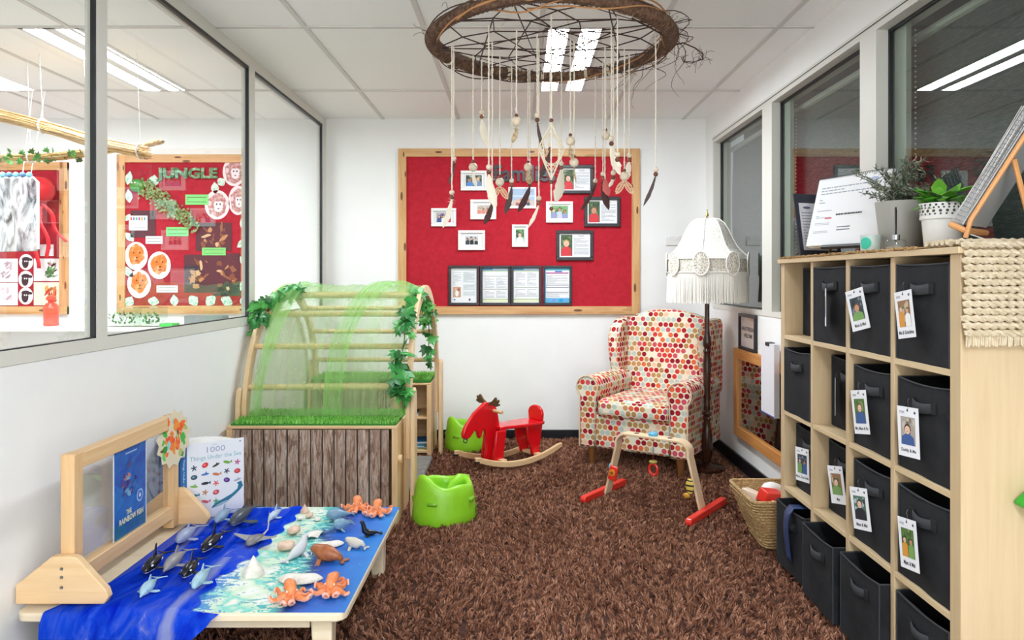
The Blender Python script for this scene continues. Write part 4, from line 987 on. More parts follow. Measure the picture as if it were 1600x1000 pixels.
for j in range(330):
    g = 2*pi*j/330; r = .252*fac(g); x, y = r*cos(g), r*sin(g); dx, dy = rs.uniform(-.004, .004), rs.uniform(-.004, .004)
    b.loft([(x, y, 1.262), (x*1.01+dx*.5, y*1.01+dy*.5, 1.16), (x*1.02+dx, y*1.02+dy, 1.068+rs.uniform(0, .008))], .0021, 4)
fo = b.build('fringe', mat('white_fringe_thread', (250, 246, 238), .7), lamp); fo['kind'] = 'stuff'
MB().lathe([(.001, 1.49), (.03, 1.5), (.034, 1.53), (.02, 1.57), (.001, 1.58)], 14).build('bulb', white_paint, lamp)
# ---------------------------------------------------------------- baby play gym
gym = thing('baby_gym', 'arched bentwood baby gym with red feet and a hanging ring', 'baby gym', (.735, 3.98, 0), math.atan2(-.34, .45))
a = []; W = .285; H = .375
half = [(-W, .02), (-.215, .30)]; 
for k in range(7): 
    q = pi-(pi/2-.22)*k/6-.22; half.append((-.155+.062*cos(q), H-.062+.062*sin(q)))
prof = half+[(-x, z) for x, z in half[::-1]]
def strip(prof, hw_, th):
    m = MB(); n = len(prof); vs = []
    for i, (x, z) in enumerate(prof):
        tx = prof[min(i+1, n-1)][0]-prof[max(i-1, 0)][0]; tz = prof[min(i+1, n-1)][1]-prof[max(i-1, 0)][1]; l = math.hypot(tx, tz); nx, nz = -tz/l, tx/l
        for s, y in ((1, -hw_), (1, hw_), (-1, hw_), (-1, -hw_)): vs.append((x+nx*th/2*s, y, z+nz*th/2*s))
    fs = [(4*i+j, 4*i+(j+1) % 4, 4*i+4+(j+1) % 4, 4*i+4+j) for i in range(n-1) for j in range(4)]+[(3, 2, 1, 0), (4*n-4, 4*n-3, 4*n-2, 4*n-1)]
    return m.add(vs, fs)
gply = noisy('pale_bent_ply', (240, 216, 182), (228, 198, 158), 4, .4, stretch=(3, 20, 3))
strip(prof, .034, .014).build('arch', gply, gym, bevel=.003, ang=50)
red2 = mat('red_gym_foot', (232, 52, 40), .3, coat=.2)
for s in (-1, 1):
    m = MB(); m.M = Matrix.Translation((s*(W+.022), 0, 0))
    n = 8; out = [(-.235+.0*1, .03)]
    out = [(-.215-.02*sin(a_), .03-.02*cos(a_)*1) for a_ in [pi*k/n for k in range(n+1)]]; out = [(y, z) for y, z in out]
    out += [(.215+.02*sin(a_), .03+.02*cos(a_)) for a_ in [pi*k/n for k in range(n+1)]]
    m.prism(out, -.0165, .0165, 'yz'); m.build('foot', red2, gym, bevel=.005)
# toys on the gym
def gt(x, y, z): return (x, y, z)
MB().lathe([(.001, 0), (.026, 0), (.026, .014), (.02, .02), (.001, .021)], 18, (0, 0, H+.006)).build('blue_knob', mat('sky_blue_knob', (96, 180, 220), .35), gym)
for x in (-.1, .1): MB().lathe([(.001, 0), (.014, 0), (.014, .002), (.001, .002)], 12, (x, 0, H+.0065)).build('slot_cap', mat('dark_slot', (70, 50, 50), .5), gym)
MB().loft([(0, 0, H), (0, 0, .235)], .0016, 6).build('string', cm((150, 40, 40)), gym)
MB().lathe([(.001, .232), (.02, .234), (.023, .24), (.02, .246), (.001, .248)], 18).build('wooden_disc', mat('green_gold_disc', (180, 170, 80), .4), gym)
MB().loft([(.024*cos(a_), .002, .198+.03*sin(a_)) for a_ in [k*pi/12 for k in range(24)]], .0075, 10, up=(0, 1, 0), closed=True).build('red_ring', red2, gym)
m = MB(); m.box(-.262-.03, -.262+.0, -.036, -.05, .09, .16); 
m = MB(); m.M = Matrix.Translation((-.225, -.043, .15)) @ Matrix.Rotation(.2, 4, 'Y'); m.box(-.026, .026, -.008, .008, -.042, .042); m.build('red_toy_block', red2, gym, bevel=.01, seg=3)
m = MB(); m.M = Matrix.Translation((-.225, -.052, .155)) @ Matrix.Rotation(pi/2, 4, 'X'); m.lathe([(.001, 0), (.019, 0), (.019, .005), (.001, .006)], 18); m.build('orange_flower_disc', mat('orange_disc', (236, 150, 50), .4), gym)
m = MB(); m.M = Matrix.Translation((-.225, -.058, .155)) @ Matrix.Rotation(pi/2, 4, 'X'); m.lathe([(.001, 0), (.009, 0), (.009, .003), (.001, .003)], 14); m.build('flower_centre', cm((150, 80, 30)), gym)
MB().ball((-.262, .0, .175), (.012, .02, .02), 12, 8).build('blue_bead', mat('sky_blue_knob', (96, 180, 220), .35), gym)
bee = MB(); bee.ball((.232, -.044, .155), (.022, .008, .042), 16, 14, 0)
bee.mi = [1 if (i//16) % 3 == 1 else 0 for i in range(len(bee.f))]
bee.build('striped_bee', [mat('bee_yellow', (226, 200, 90), .4), black_paint], gym)
MB().ball((.215, -.046, .105), (.02, .008, .014), 12, 8).build('amber_bead', mat('amber', (206, 150, 50), .35), gym)
MB().ball((.205, .0, .145), (.014, .022, .022), 12, 8).build('green_bead', mat('green_bead', (90, 170, 70), .35), gym)
# ---------------------------------------------------------------- right wall: mirror, sign, hanging papers
mir = thing('wall_mirror', 'low wall mirror in an orange pine frame on the right wall', 'mirror', (XR, 4.2, .5), -pi/2)
opine_x = wood('orange_pine_x', (222, 158, 92), (200, 128, 66), 'x'); opine_z = wood('orange_pine_z', (222, 158, 92), (200, 128, 66), 'z')
L2, Hh = .62, .285
bx('mirror_glass', mat('mirror_silver', (225, 225, 222), .03, metal=1), mir, -L2+.05, L2-.05, -.012, -.004, -Hh+.05, Hh-.05)
for z in (-Hh, Hh-.065): bx('frame_rail', opine_x, mir, -L2, L2, -.03, 0, z, z+.065, bevel=.004)
for x in (-L2, L2-.065): bx('frame_rail', opine_z, mir, x, x+.065, -.029, 0, -Hh+.065, Hh-.065, bevel=.003)
sg = thing('wall_sign', 'small black framed Breastfeeding Welcome sign on the right wall', 'sign', (XR, 4.585, .90), -pi/2)
f = MB(); w_, h_ = .155, .115; w_ = .165; h_ = .115
f = MB(); f.box(-w_, w_, -.02, 0, h_-.02, h_); f.box(-w_, w_, -.02, 0, -h_, -h_+.02); f.box(-w_, -w_+.02, -.02, 0, -h_+.02, h_-.02); f.box(w_-.02, w_, -.02, 0, -h_+.02, h_-.02)
f.build('frame', black_paint, sg, bevel=.002)
cv = CV(2*w_-.038, 2*h_-.038, (238, 226, 222)); W_, H_ = cv.w, cv.h
cv.blob(W_*.15, H_*.88, W_*.12, H_*.08, (226, 205, 208), .5, 12, .2, 1); cv.blob(W_*.75, H_*.92, W_*.2, H_*.06, (240, 200, 180), .5, 12, .2, 2); cv.blob(W_*.2, H_*.12, W_*.16, H_*.09, (232, 214, 226), .5, 12, .2, 3)
cv.text('BREASTFEEDING', W_*.06, H_*.54, W_*.94, H_*.67, (40, 38, 42), 1, True); cv.text('WELCOME', W_*.22, H_*.32, W_*.78, H_*.45, (40, 38, 42), 1, True)
cv.build('sign_card', sg, (0, -.006, 0), thick=.004)
hp_ = thing('hanging_papers', 'sheaf of white papers hanging in front of the mirror on the right wall', 'papers', (XR-.034, 4.06, .68), -pi/2)
cv = CV(.21, .40, (236, 236, 242)); cv.rect(0, .0, .21, .008, (60, 80, 160), 1); cv.build('paper_sheaf', hp_, (0, -.03, 0), thick=.03, back=(226, 226, 232))
bx('clip', black_paint, hp_, -.03, .03, -.034, .002, .185, .205, bevel=.002)
# ---------------------------------------------------------------- cube shelving unit with fabric bins
SX = 1.14; SY0, SY1 = 1.88, 3.17; ST = 1.322
shelf = thing('cube_shelf', 'pale maple sixteen cube shelving unit along the right wall', 'shelving unit')
bx('top_board', maple_y, shelf, SX-.012, XR, SY0-.01, SY1+.01, 1.304, ST, bevel=.002)
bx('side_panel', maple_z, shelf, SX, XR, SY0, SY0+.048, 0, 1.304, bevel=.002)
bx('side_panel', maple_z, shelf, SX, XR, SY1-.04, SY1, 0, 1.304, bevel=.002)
divs = [2.2135, 2.519, 2.8245]; SHZ = [.335, .658, .981]
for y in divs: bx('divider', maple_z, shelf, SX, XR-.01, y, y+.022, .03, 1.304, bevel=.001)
cells = [(1.928, 2.2135), (2.2355, 2.519), (2.541, 2.8245), (2.8465, 3.13)][::-1]   # far to near
for z in [.012]+SHZ:
    for (a, b) in cells: bx('shelf_board', maple_y, shelf, SX+.001, XR-.01, a, b, z, z+.018, bevel=.001)
bx('back_panel', mat('pale_back_panel', (208, 186, 150), .6), shelf, XR-.01, XR-.001, SY0+.048, SY1-.04, .03, 1.304)
binm = noisy('black_nonwoven_fabric', (30, 31, 34), (42, 43, 47), 14, .85, bump=.5, bscale=900); binm.node_tree.nodes['Principled BSDF'].inputs['Specular IOR Level'].default_value = .25
edge_m = mat('black_bin_piping', (50, 52, 57), .8)
def fabric_bin(label, yc, z, x_off=0, rz=0, w=.268, h=.275, d=.285, sag=.006, grp='black fabric bins in the cube shelf'):
    """front faces -X; local x = depth into the shelf"""
    o = thing('fabric_bin', label, 'storage bin', (SX+.004+x_off, yc, z), rz, grp)
    hw = w/2; th = .005; b = MB(); n = 10
    def wall(p, q, bow, sg):      # p,q bottom corners (x,y); outward bow
        nx, ny = (q[1]-p[1]), -(q[0]-p[0]); l = math.hypot(nx, ny); nx /= l; ny /= l
        def f(s):
            def g(u, v):
                x = p[0]+(q[0]-p[0])*u; y = p[1]+(q[1]-p[1])*u; k = 4*u*(1-u)
                o_ = bow*k*sin(pi*min(v*1.1, 1))+.0025*sin(9*u+7*v+yc*40)*k-s
                fl = -.004*v
                return (x+nx*(o_+fl*0), y+ny*(o_+fl*0), h*v-(sg*k*v))
            return g
        b.grid(f(0), n, n); m0 = len(b.f); b.grid(f(th), n, n)
        for k in range(m0, len(b.f)): b.f[k] = b.f[k][::-1]
        b.grid(lambda u, v: f(th*v)(u, 1.0), n, 1)
    A, B, C_, D = (0, -hw), (0, hw), (d, hw), (d, -hw)
    wall(B, A, .004, sag); wall(A, D, .002, .002); wall(D, C_, .002, .002); wall(C_, B, .002, .002)
    b.box(.004, d-.004, -hw+.004, hw-.004, 0, .006)
    b.build('bin_body', binm, o, ang=60)
    # piping round the rim and front edges
    k = [(0-.001, y, h-sag*4*(y+hw)/w*(1-(y+hw)/w)) for y in [-hw+w*i/8 for i in range(9)]]
    m = MB(); m.loft(k, .0028, 6); m.loft([(0, -hw, .002), (0, -hw, h)], .0026, 6); m.loft([(0, hw, .002), (0, hw, h)], .0026, 6); m.loft([(0, -hw, h), (d, -hw, h), (d, hw, h), (0, hw, h)], .0026, 6)
    m.build('piping', edge_m, o)
    # strap handle
    st = MB().grid(lambda u, v: (-.003-.011*sin(pi*u), -.055+.11*u, h*.76+.014*(2*v-1)-.007*sin(pi*u)), 12, 2)
    st.build('handle', edge_m, o, solid=.003)
    for s in (-.055, .055): bx('handle_patch', binm, o, -.007, -.002, s-.013, s+.013, h*.76-.016, h*.76+.016, bevel=.001)
    return o
rows = ['top', 'second', 'third', 'bottom']; colsn = ['farthest', 'second farthest', 'second nearest', 'nearest']
zr = [.999, .676, .353, .030]
binspec = {(0, 0): (-.005+.0, .075, 0), (0, 1): (0, .0, .02), (0, 2): (0, 0, -.01), (0, 3): (0, 0, 0),
           (1, 0): (0, -.004, 0), (1, 1): (-.006, .065, -.0), (1, 2): (-.004, .012, .0), (1, 3): (0, .006, 0),
           (2, 0): (-.006, .045, 0), (2, 1): (-.006, .055, 0), (2, 2): (-.004, .012, 0), (2, 3): (0, .006, 0),
           (3, 0): (0, -.03, .05), (3, 1): (.0, -.045, .0), (3, 2): (0, -.034, 0), (3, 3): (0, .0, 0)}
extra = {(0, 0): ', pushed deep into its cube', (3, 0): ' with a blue ribbon over it', (3, 1): ', pulled out beyond the shelf edge', (3, 2): ', pulled out beyond the shelf edge', (1, 1): ', recessed', (2, 1): ', recessed'}
FRONT = {}
for (r, c), (dy, xo, rz) in binspec.items():
    yc = (cells[c][0]+cells[c][1])/2+dy; hgt = .282 if r == 0 else .268
    dd = .285 if xo <= 0 else .30-xo-.02
    if xo < 0: dd = .285
    fabric_bin('black fabric bin in the %s row, %s column%s' % (rows[r], colsn[c], extra.get((r, c), '')), yc, zr[r], xo, rz, d=min(dd, .285), h=hgt, sag=.008 if r else .003)
    FRONT[(r, c)] = (SX+.004+xo, yc, zr[r]+hgt*.76)
def frame_place(o, center, xd, zd):
    x = Vector(xd).normalized(); z = Vector(zd); z = (z-x*z.dot(x)).normalized(); y = z.cross(x)
    o.matrix_world = Matrix(((x.x, y.x, z.x, center[0]), (x.y, y.y, z.y, center[1]), (x.z, y.z, z.z, center[2]), (0, 0, 0, 1)))
BG2 = [[(90, 120, 60), (60, 90, 40), (130, 150, 90)], [(170, 160, 150), (120, 100, 90), (200, 190, 180)], [(60, 70, 80), (120, 130, 140), (40, 44, 50)], [(150, 110, 80), (90, 120, 70), (200, 180, 150)], [(80, 110, 90), (50, 60, 60), (170, 190, 200)]]
tags = [((0, 0), -.05, .14, -.2, 'Mum & Me!', 1, 1.0), ((0, 1), -.035, .02, -.36, '', 1, 1.0), ((0, 2), .045, .26, .32, 'Mum & Me!', 1, 1.0), ((0, 3), .045, .16, .12, 'Me & Grandma', 2, 1.0),
        ((1, 1), .04, .05, -.42, '', 1, 1.0), ((1, 2), .045, .17, .15, 'Me, Mum & Pa', 1, 1.05), ((1, 3), .03, .05, .22, 'Daddy & Me', 1, 1.05),
        ((2, 0), .0, .03, .35, 'Mum, Dad & Me', 2, 1.0), ((2, 1), .02, .18, .3, 'Mum', 1, 1.0), ((2, 2), .045, .16, .3, 'Mum & Me!', 1, 1.0), ((2, 3), .035, .12, .12, 'Mum & Me!', 2, 1.05)]
for i, ((r, c), dy, roll, yaw, st, npx, sc_) in enumerate(tags):
    fx, yc, zh = FRONT[(r, c)]
    w_, h_ = .078*sc_, .136*sc_
    o = thing('photo_tag', 'white photo tag hanging from the %s row, %s column bin' % (rows[r], colsn[c]), 'photo tag', group='photo tags on the fabric bins')
    cv = CV(w_, h_, (238, 237, 242)); people(cv, w_*.16, h_*.24, w_*.84, h_*.80, BG2[i % 5], npx, 30+i)
    if st: cv.text(st, w_*(.5-.035*len(st)), h_*.08, w_*(.5+.035*len(st)), h_*.165, (50, 50, 62), 1, True)
    cv.text('me', w_*.12, h_*.86, w_*.34, h_*.91, (120, 90, 130), 1); cv.ell(w_*.84, h_*.9, w_*.05, w_*.05, (90, 80, 110), 1, 8); cv.ell(w_*.5, h_*.93, w_*.04, w_*.04, (40, 40, 44), 1, 10)
    cv.build('card', o, (0, 0, -h_/2+.008), thick=.0012)
    MB().loft([(0, 0, 0), (.004, .002, .012), (-.003, .004, .024), (0, .008, .034)], .0013, 5).build('string', black_paint, o)
    pos = Vector((fx-.030, yc+dy, zh-.018))
    mt = Matrix.Translation(pos) @ Matrix.Rotation(-pi/2+yaw, 4, 'Z') @ Matrix.Rotation(roll*-1, 4, 'Y')
    o.matrix_world = mt
# ribbon over far bottom bin
o = thing('blue_ribbon', 'navy blue ribbon draped over the front of the far bottom bin', 'ribbon', (SX-.03, 2.965, .30))
MB().grid(lambda u, v: (-.006+.10*max(0, .2-v)*3-.014*sin(pi*v)-.003*sin(6*v), -.03+.055*u+.02*v, .012*(v < .2)-.245*max(0, v-.15)), 3, 20).build('ribbon', mat('navy_ribbon', (44, 66, 110), .35), o, solid=.0015)
# green scoop on the near end panel
o = thing('plastic_holder', 'green moulded plastic holder fixed to the near end of the cube shelf', 'holder', (1.268, SY0, .665))
MB().prism([(0, .0), (.03, .028), (.10, .04), (.16, .03), (.16, -.03), (.08, -.028), (.02, -.012)], -.07, -.001, 'xz').build('holder_body', mat('vivid_green_plastic', (40, 180, 40), .3), o, bevel=.008)
# woven throw over the near end
throw_m = noisy('cream_chunky_yarn', (232, 216, 190), (206, 184, 150), 60, .95, .35, .7, bump=.6, bscale=700)
o = thing('woven_throw', 'chunky cream woven throw folded over the near top corner of the cube shelf', 'throw')
b = MB(); rs = random.Random(6)
path = [(SY0+.16, ST+.012), (SY0+.13, ST+.012), (SY0+.10, ST+.012), (SY0+.07, ST+.012), (SY0+.04, ST+.012), (SY0+.012, ST+.012), (SY0-.016, ST+.004)]+[(SY0-.022, ST-.018-.0185*k) for k in range(12)]
for i, (y, z) in enumerate(path):
    xa = SX-.006+rs.uniform(-.008, .008)
    for s in (0, pi):
        b.loft([(xa+.012*k, y+.0045*cos(k*1.7+s), z+.0055*sin(k*1.7+s)) for k in range(27)], .0062, 6)
b.build('braided_rows', throw_m, o)
b = MB(); zb = path[-1][1]
for k in range(60): x = SX+.004+.0053*k; b.loft([(x, SY0-.020, zb), (x+rs.uniform(-.002, .002), SY0-.018, zb-.03-rs.uniform(0, .006))], .0028, 5)
b.build('fringed_hem', throw_m, o)
# jute runner on the shelf top
jr = noisy('frayed_jute', (206, 170, 120), (176, 132, 84), 60, .95, bump=.5, bscale=500)
b = MB(); rs = random.Random(9)
b.grid(lambda u, v: (SX-.008+.30*v+(.006*sin(u*60)+.004*sin(u*143) if v < .01 else 0), 2.06+1.09*u, ST+.002+.003*abs(sin(u*37))+.002), 90, 3)
for k in range(260): y = rs.uniform(2.06, 3.15); b.loft([(SX, y, ST+.004), (SX-.012-rs.uniform(0, .006), y+rs.uniform(-.012, .012), ST+.003+rs.uniform(-.002, .006))], .0011, 4)
tag(b.build('jute_runner', jr, solid=.003), 'frayed jute runner along the top of the cube shelf', 'runner')
ZT_ = ST+.0065
# planters
def lathe_pot(o, name, prof, m, n=36): return MB().lathe(prof, n).build(name, m, o, ang=50)
gp_ = thing('potted_olive', 'bushy grey-leaved plant in a large grey pot on the cube shelf', 'potted plant', (1.305, 2.49, ZT_))
gpm = mat('grey_matt_pot', (176, 174, 168), .6)
lathe_pot(gp_, 'pot', [(.001, .0), (.056, 0), (.063, .01), (.08, .165), (.081, .172), (.077, .172), (.074, .15), (.001, .15)], gpm)
MB().lathe([(.073, .15), (.05, .156), (.001, .158)], 20).build('soil', cm((60, 44, 34)), gp_)
b = MB(); lv = MB(); rs = random.Random(12)
for k in range(30):
    a = rs.uniform(0, 6.28); sp_ = rs.uniform(.03, .16); h = rs.uniform(.05, .15) if k < 24 else rs.uniform(.14, .19)
    pts = [Vector((.03*cos(a)*u+sp_*cos(a)*u**1.6, .03*sin(a)*u+sp_*sin(a)*u**1.6, .15+h*u**.8)) for u in [q/6 for q in range(7)]]
    for p_ in pts: p_.x = min(p_.x, .12)
    b.loft(pts, [.0022-.0002*q for q in range(7)], 5)
    for q in range(62):
        u = rs.uniform(.2, 1)*6; j = min(int(u), 5); c = pts[j].lerp(pts[j+1], u-j)
        m_ = Matrix.Translation(c) @ Euler((rs.uniform(-.8, 1.2), rs.uniform(-.6, .6), rs.uniform(0, 6.3))).to_matrix().to_4x4(); L = rs.uniform(.014, .028)
        lv.add([m_ @ Vector(v_) for v_ in ((0, 0, 0), (.0028, L*.5, .001), (0, L, 0), (-.0028, L*.5, .001))], [(0, 1, 2, 3)])
b.build('stems', cm((88, 78, 60)), gp_)
ol = mat('grey_green_leaf', (96, 110, 88), .6); t = NT(ol); t.col(t.ramp(t.n('ShaderNodeNewGeometry').outputs['Random Per Island'], [(0, (74, 88, 70)), (.6, (128, 140, 118)), (1, (184, 192, 172))]))
lv.build('foliage', ol, gp_, smooth=False)
wp = thing('potted_plant', 'bright green leafy plant in a white lace-patterned pot on the cube shelf', 'potted plant', (1.285, 2.21, ZT_))
wpm = mat('white_lace_pot', (240, 240, 238), .35)
lathe_pot(wp, 'pot', [(.001, 0), (.047, 0), (.05, .006), (.057, .088), (.061, .09), (.064, .138), (.061, .138), (.055, .09), (.001, .085)], wpm)
MB().lathe([(.0615, .0895), (.0628, .094), (.0622, .0985)], 36, close=False).build('pot_band', wpm, wp)
hm = MB(); rs = random.Random(2)
for rr_, zz, sz, nn, of in ((.0622, .104, .0030, 26, 0), (.0629, .113, .0045, 22, .1), (.0636, .123, .003, 30, .05), (.0641, .131, .0036, 24, 0)):
    for k in range(nn):
        a = 2*pi*k/nn+of; c = Vector((rr_*cos(a), rr_*sin(a), zz)); tn = Vector((-sin(a), cos(a), 0)); out = Vector((cos(a), sin(a), 0))*.0006
        hm.add([c+out+tn*sz*cos(g)+Vector((0, 0, sz*sin(g))) for g in [q*pi/4 for q in range(8)]], [tuple(range(8))])
hm.build('lace_holes', cm((70, 66, 58)), wp, smooth=False)
MB().lathe([(.060, .12), (.001, .125)], 20).build('soil', cm((60, 44, 34)), wp)
b = MB(); rs = random.Random(5)
for k in range(46):
    a = rs.uniform(0, 6.3); r0 = rs.uniform(.0, .045); leafshape(b, Vector((r0*cos(a), r0*sin(a), .125+rs.uniform(0, .045))), rs.uniform(.042, .064), a-pi/2+rs.uniform(-.5, .5), rs.uniform(-.2, .9), 0, 'oval')
pm = mat('fresh_green_leaf', (110, 190, 60), .4); t = NT(pm); t.col(t.ramp(t.n('ShaderNodeNewGeometry').outputs['Random Per Island'], [(0, (58, 140, 36)), (1, (150, 220, 84))]))
b.build('leaves', pm, wp, smooth=False)
# candle and diffuser
cd = thing('candle_jar', 'frosted candle jar with a teal round label', 'candle', (1.195, 2.475, ZT_))
MB().lathe([(.001, 0), (.030, 0), (.032, .004), (.033, .058), (.030, .058), (.029, .05), (.001, .05)], 28).build('jar', mat('frosted_jar', (206, 222, 216), .3), cd)
m = MB().grid(lambda u, v: (.0336*cos(-2.55+.6*v*cos(u*2*pi)), .0336*sin(-2.55+.6*v*cos(u*2*pi)), .03+.020*v*sin(u*2*pi)), 24, 5); m.build('label', mat('teal_label', (60, 200, 170), .5), cd, smooth=False)
rd = thing('reed_diffuser', 'small clear glass reed diffuser with dark sticks in front of the grey pot', 'diffuser', (1.205, 2.33, ZT_))
jar = glass_mat('jar_glass', (.93, .95, .95), double=True, ior=1.5)
MB().lathe([(.001, 0), (.028, 0), (.03, .004), (.03, .028), (.026, .034), (.012, .036)], 20).build('jar', jar, rd)
MB().lathe([(.001, .002), (.026, .002), (.027, .012), (.001, .013)], 20).build('oil', cm((190, 180, 160)), rd)
MB().lathe([(.012, .034), (.0125, .05), (.010, .05)], 18, close=False).build('silver_collar', mat('silver', (190, 192, 198), .2, metal=1), rd)
for k, (a, l) in enumerate(((-.10, .135), (.04, .14), (.12, .135), (-.03, .138), (.2, .13))): MB().loft([(0, 0, .03), (l*a*.6, l*a, l)], .0022, 6).build('reed', black_paint, rd)
# notebook on a small easel
def bookplane(name, parent, cv, BL, BR, TL, thick, back=(235, 235, 235)):
    BL, BR, TL = Vector(BL), Vector(BR), Vector(TL); o = cv.build(name, parent, thick=thick, back=back)
    x = (BR-BL).normalized(); z = TL-BL; z = (z-x*z.dot(x)).normalized(); frame_place(o, BL+x*cv.w/2+z*cv.h/2, x, z); return o
nb = thing('spiral_sketchbook', 'large open spiral sketchbook with a white planner page on a small black easel', 'sketchbook')
BL, BR, TL = Vector((1.178, 2.99, 1.372)), Vector((1.318, 2.665, 1.372)), Vector((1.245, 3.02, 1.64))
cv = CV((BR-BL).length, .285, (242, 242, 245)); W, H = cv.w, cv.h
for q, (a, b_) in enumerate(((.75, .88), (.62, .7), (.5, .56), (.4, .45), (.3, .34), (.18, .22))): cv.lines(W*.07, H*a, W*(.28 if q else .8), H*b_, 2 if q else 3, (150, 160, 175), 1, q)
cv.lines(W*.35, H*.42, W*.7, H*.46, 1, (40, 40, 44), 1, 5, .6); cv.lines(W*.4, H*.2, W*.58, H*.28, 2, (60, 60, 64), 1, 6); cv.lines(W*.2, H*.38, W*.3, H*.41, 1, (230, 70, 80), 1, 8, .6)
cv.ell(W*.78, H*.9, W*.06, H*.03, (180, 190, 220), 1)
pg = bookplane('page', nb, cv, BL, BR, TL, .004)
x = (BR-BL).normalized(); z = (TL-BL); z = (z-x*z.dot(x)).normalized(); nrm = x.cross(z)
b = MB()
for k in range(5): b.hexa([BL-nrm*(.008+.006*k)*-1*-1+q for q in (Vector(), x*W, x*W-nrm*.003, -nrm*.003)]+[BL-nrm*(.008+.012*k)+z*(H-.004*k)+q for q in (Vector(), x*W, x*W-nrm*.003, -nrm*.003)])
b.build('page_stack', white_paint, nb, smooth=False)
b = MB(); wire = mat('dark_spiral_wire', (60, 62, 68), .3, metal=.6)
for k in range(44):
    c = BL+z*(H+.001)+x*(W*(k+.5)/44)
    b.loft([c+z*.0055*cos(g)-nrm*.006*(sin(g)+.6) for g in [q*pi/5 for q in range(10)]], .0009, 5, closed=True)
b.build('spiral_wire', wire, nb)
m = MB(); m.loft([BL+x*.10-z*.012+nrm*.012, BL+x*.31-z*.012+nrm*.012], .009, 8); m.loft([BL+x*.13-z*.01, Vector((1.25, 2.93, ZT_+.004))], .006, 6); m.loft([BL+x*.28-z*.01, Vector((1.30, 2.79, ZT_+.004))], .006, 6); m.loft([BL+x*.2+z*.2-nrm*.05, Vector((1.40, 2.9, ZT_+.004))], .005, 6)
m.build('easel', black_paint, nb)
nv = thing('clipboard', 'dark navy board with a white sheet behind the large sketchbook', 'clipboard')
cv = CV(.215, .275, (48, 50, 66)); cv.rect(.02, .03, .195, .235, (222, 220, 228), 1); cv.lines(.03, .05, .18, .2, 12, (140, 140, 160), 1.5, 3); cv.ell(.06, .215, .02, .006, (90, 90, 130), 1.5)
bookplane('board', nv, cv, (1.185, 3.06, ZT_+.001), (1.385, 3.13, ZT_+.001), (1.19, 3.11, 1.6), .005, (48, 50, 66))
# right-hand easel with sketchbook seen edge on
eb = thing('spiral_sketchbook', 'spiral sketchbook seen edge on, leaning on a small pine easel above the woven throw', 'sketchbook')
vd = Vector((.75, .66, 0)).normalized(); BLr = Vector((1.198, 1.965, 1.385)); lean = Vector((.135, -.085, .285)); 
def slab(b, o_, u, L, v_, n_, t_): b.hexa([o_, o_+u*L, o_+u*L+n_*t_, o_+n_*t_, o_+v_, o_+v_+u*L, o_+v_+u*L+n_*t_, o_+v_+n_*t_])
nn = lean.cross(vd).normalized()   # toward room or back
if nn.x > 0: nn = -nn
b = MB(); slab(b, BLr, vd, .19, lean*1.06, nn, .004); b.build('back_cover', mat('grey_card_cover', (186, 186, 186), .7), eb, smooth=False)
b = MB(); rs = random.Random(1)
for k in range(9): slab(b, BLr+nn*(.006+.003*k), (vd+nn*.012*k).normalized(), .185-.003*k, lean*(1.04-.004*k)+nn*rs.uniform(0, .012), nn, .0008)
b.build('pages', white_paint, eb, smooth=False)
b = MB(); L_ = lean.length*1.04; ld = lean.normalized()
wire2 = mat('grey_spiral_wire', (120, 124, 140), .5)
for k in range(26):
    c = BLr+ld*(L_*(k+.5)/26)+nn*.016-vd*.001
    b.loft([c+nn*.010*cos(g)+vd*.006*sin(g) for g in [q*pi/5 for q in range(10)]], .0007, 5, closed=True)
b.build('spiral_wire', wire2, eb)
ep = mat('easel_pine', (226, 160, 100), .45)
m = MB(); foot = Vector((BLr.x+.0, BLr.y-.01, ZT_+.02)); m.loft([foot, BLr-vd*.008-nn*.012+ld*.02, BLr-vd*.008-nn*.012+ld*.31], .0065, 8); m.build('easel_leg', ep, eb)
m = MB(); m.loft([BLr-nn*.012+ld*.20+vd*.02, Vector((BLr.x+.18, BLr.y-.015, ZT_+.02))], .007, 8); m.build('easel_leg', ep, eb)
m = MB(); m.loft([BLr+vd*.0-ld*.012-nn*.012, BLr+vd*.17-ld*.012-nn*.012], .009, 8); m.loft([BLr-ld*.012-nn*.014, BLr-ld*.012+nn*.03], .008, 8); m.build('easel_ledge', ep, eb)
m = MB(); m.loft([Vector((BLr.x+.02, BLr.y+.0, ZT_+.03)), Vector((BLr.x+.05, BLr.y-.03, ZT_+.012)), Vector((BLr.x+.09, BLr.y-.03, ZT_+.012))], .0015, 5); m.build('cord', white_paint, eb)
# wicker basket with toys at the foot of the shelf
wick = noisy('wicker_weave', (216, 186, 134), (150, 112, 66), 90, .8, .35, .6, bump=.8, bscale=220, stretch=(1, 1, 3))
bk_ = thing('wicker_basket', 'woven wicker basket of toys on the carpet beyond the cube shelf', 'basket', (1.235, 3.40, 0))
def rect_ring(hx, hy, z, rad=.03, n=4):
    out = []
    for cx_, cy_, a0 in ((hx-rad, hy-rad, 0), (-hx+rad, hy-rad, pi/2), (-hx+rad, -hy+rad, pi), (hx-rad, -hy+rad, 1.5*pi)):
        for k in range(n+1): a = a0+pi/2*k/n; out.append((cx_+rad*cos(a), cy_+rad*sin(a), z))
    return out
prof = [(.11, .10, .012), (.12, .11, .02), (.165, .15, .12), (.20, .185, .245), (.19, .175, .245), (.155, .14, .12), (.11, .10, .03)]
vs = []; 
for (hx, hy, z) in prof: vs += rect_ring(hx, hy, z)
m_ = 20; fs = [(i*m_+j, i*m_+(j+1) % m_, (i+1)*m_+(j+1) % m_, (i+1)*m_+j) for i in range(len(prof)-1) for j in range(m_)]+[tuple(range(m_))[::-1], tuple((len(prof)-1)*m_+j for j in range(m_))]
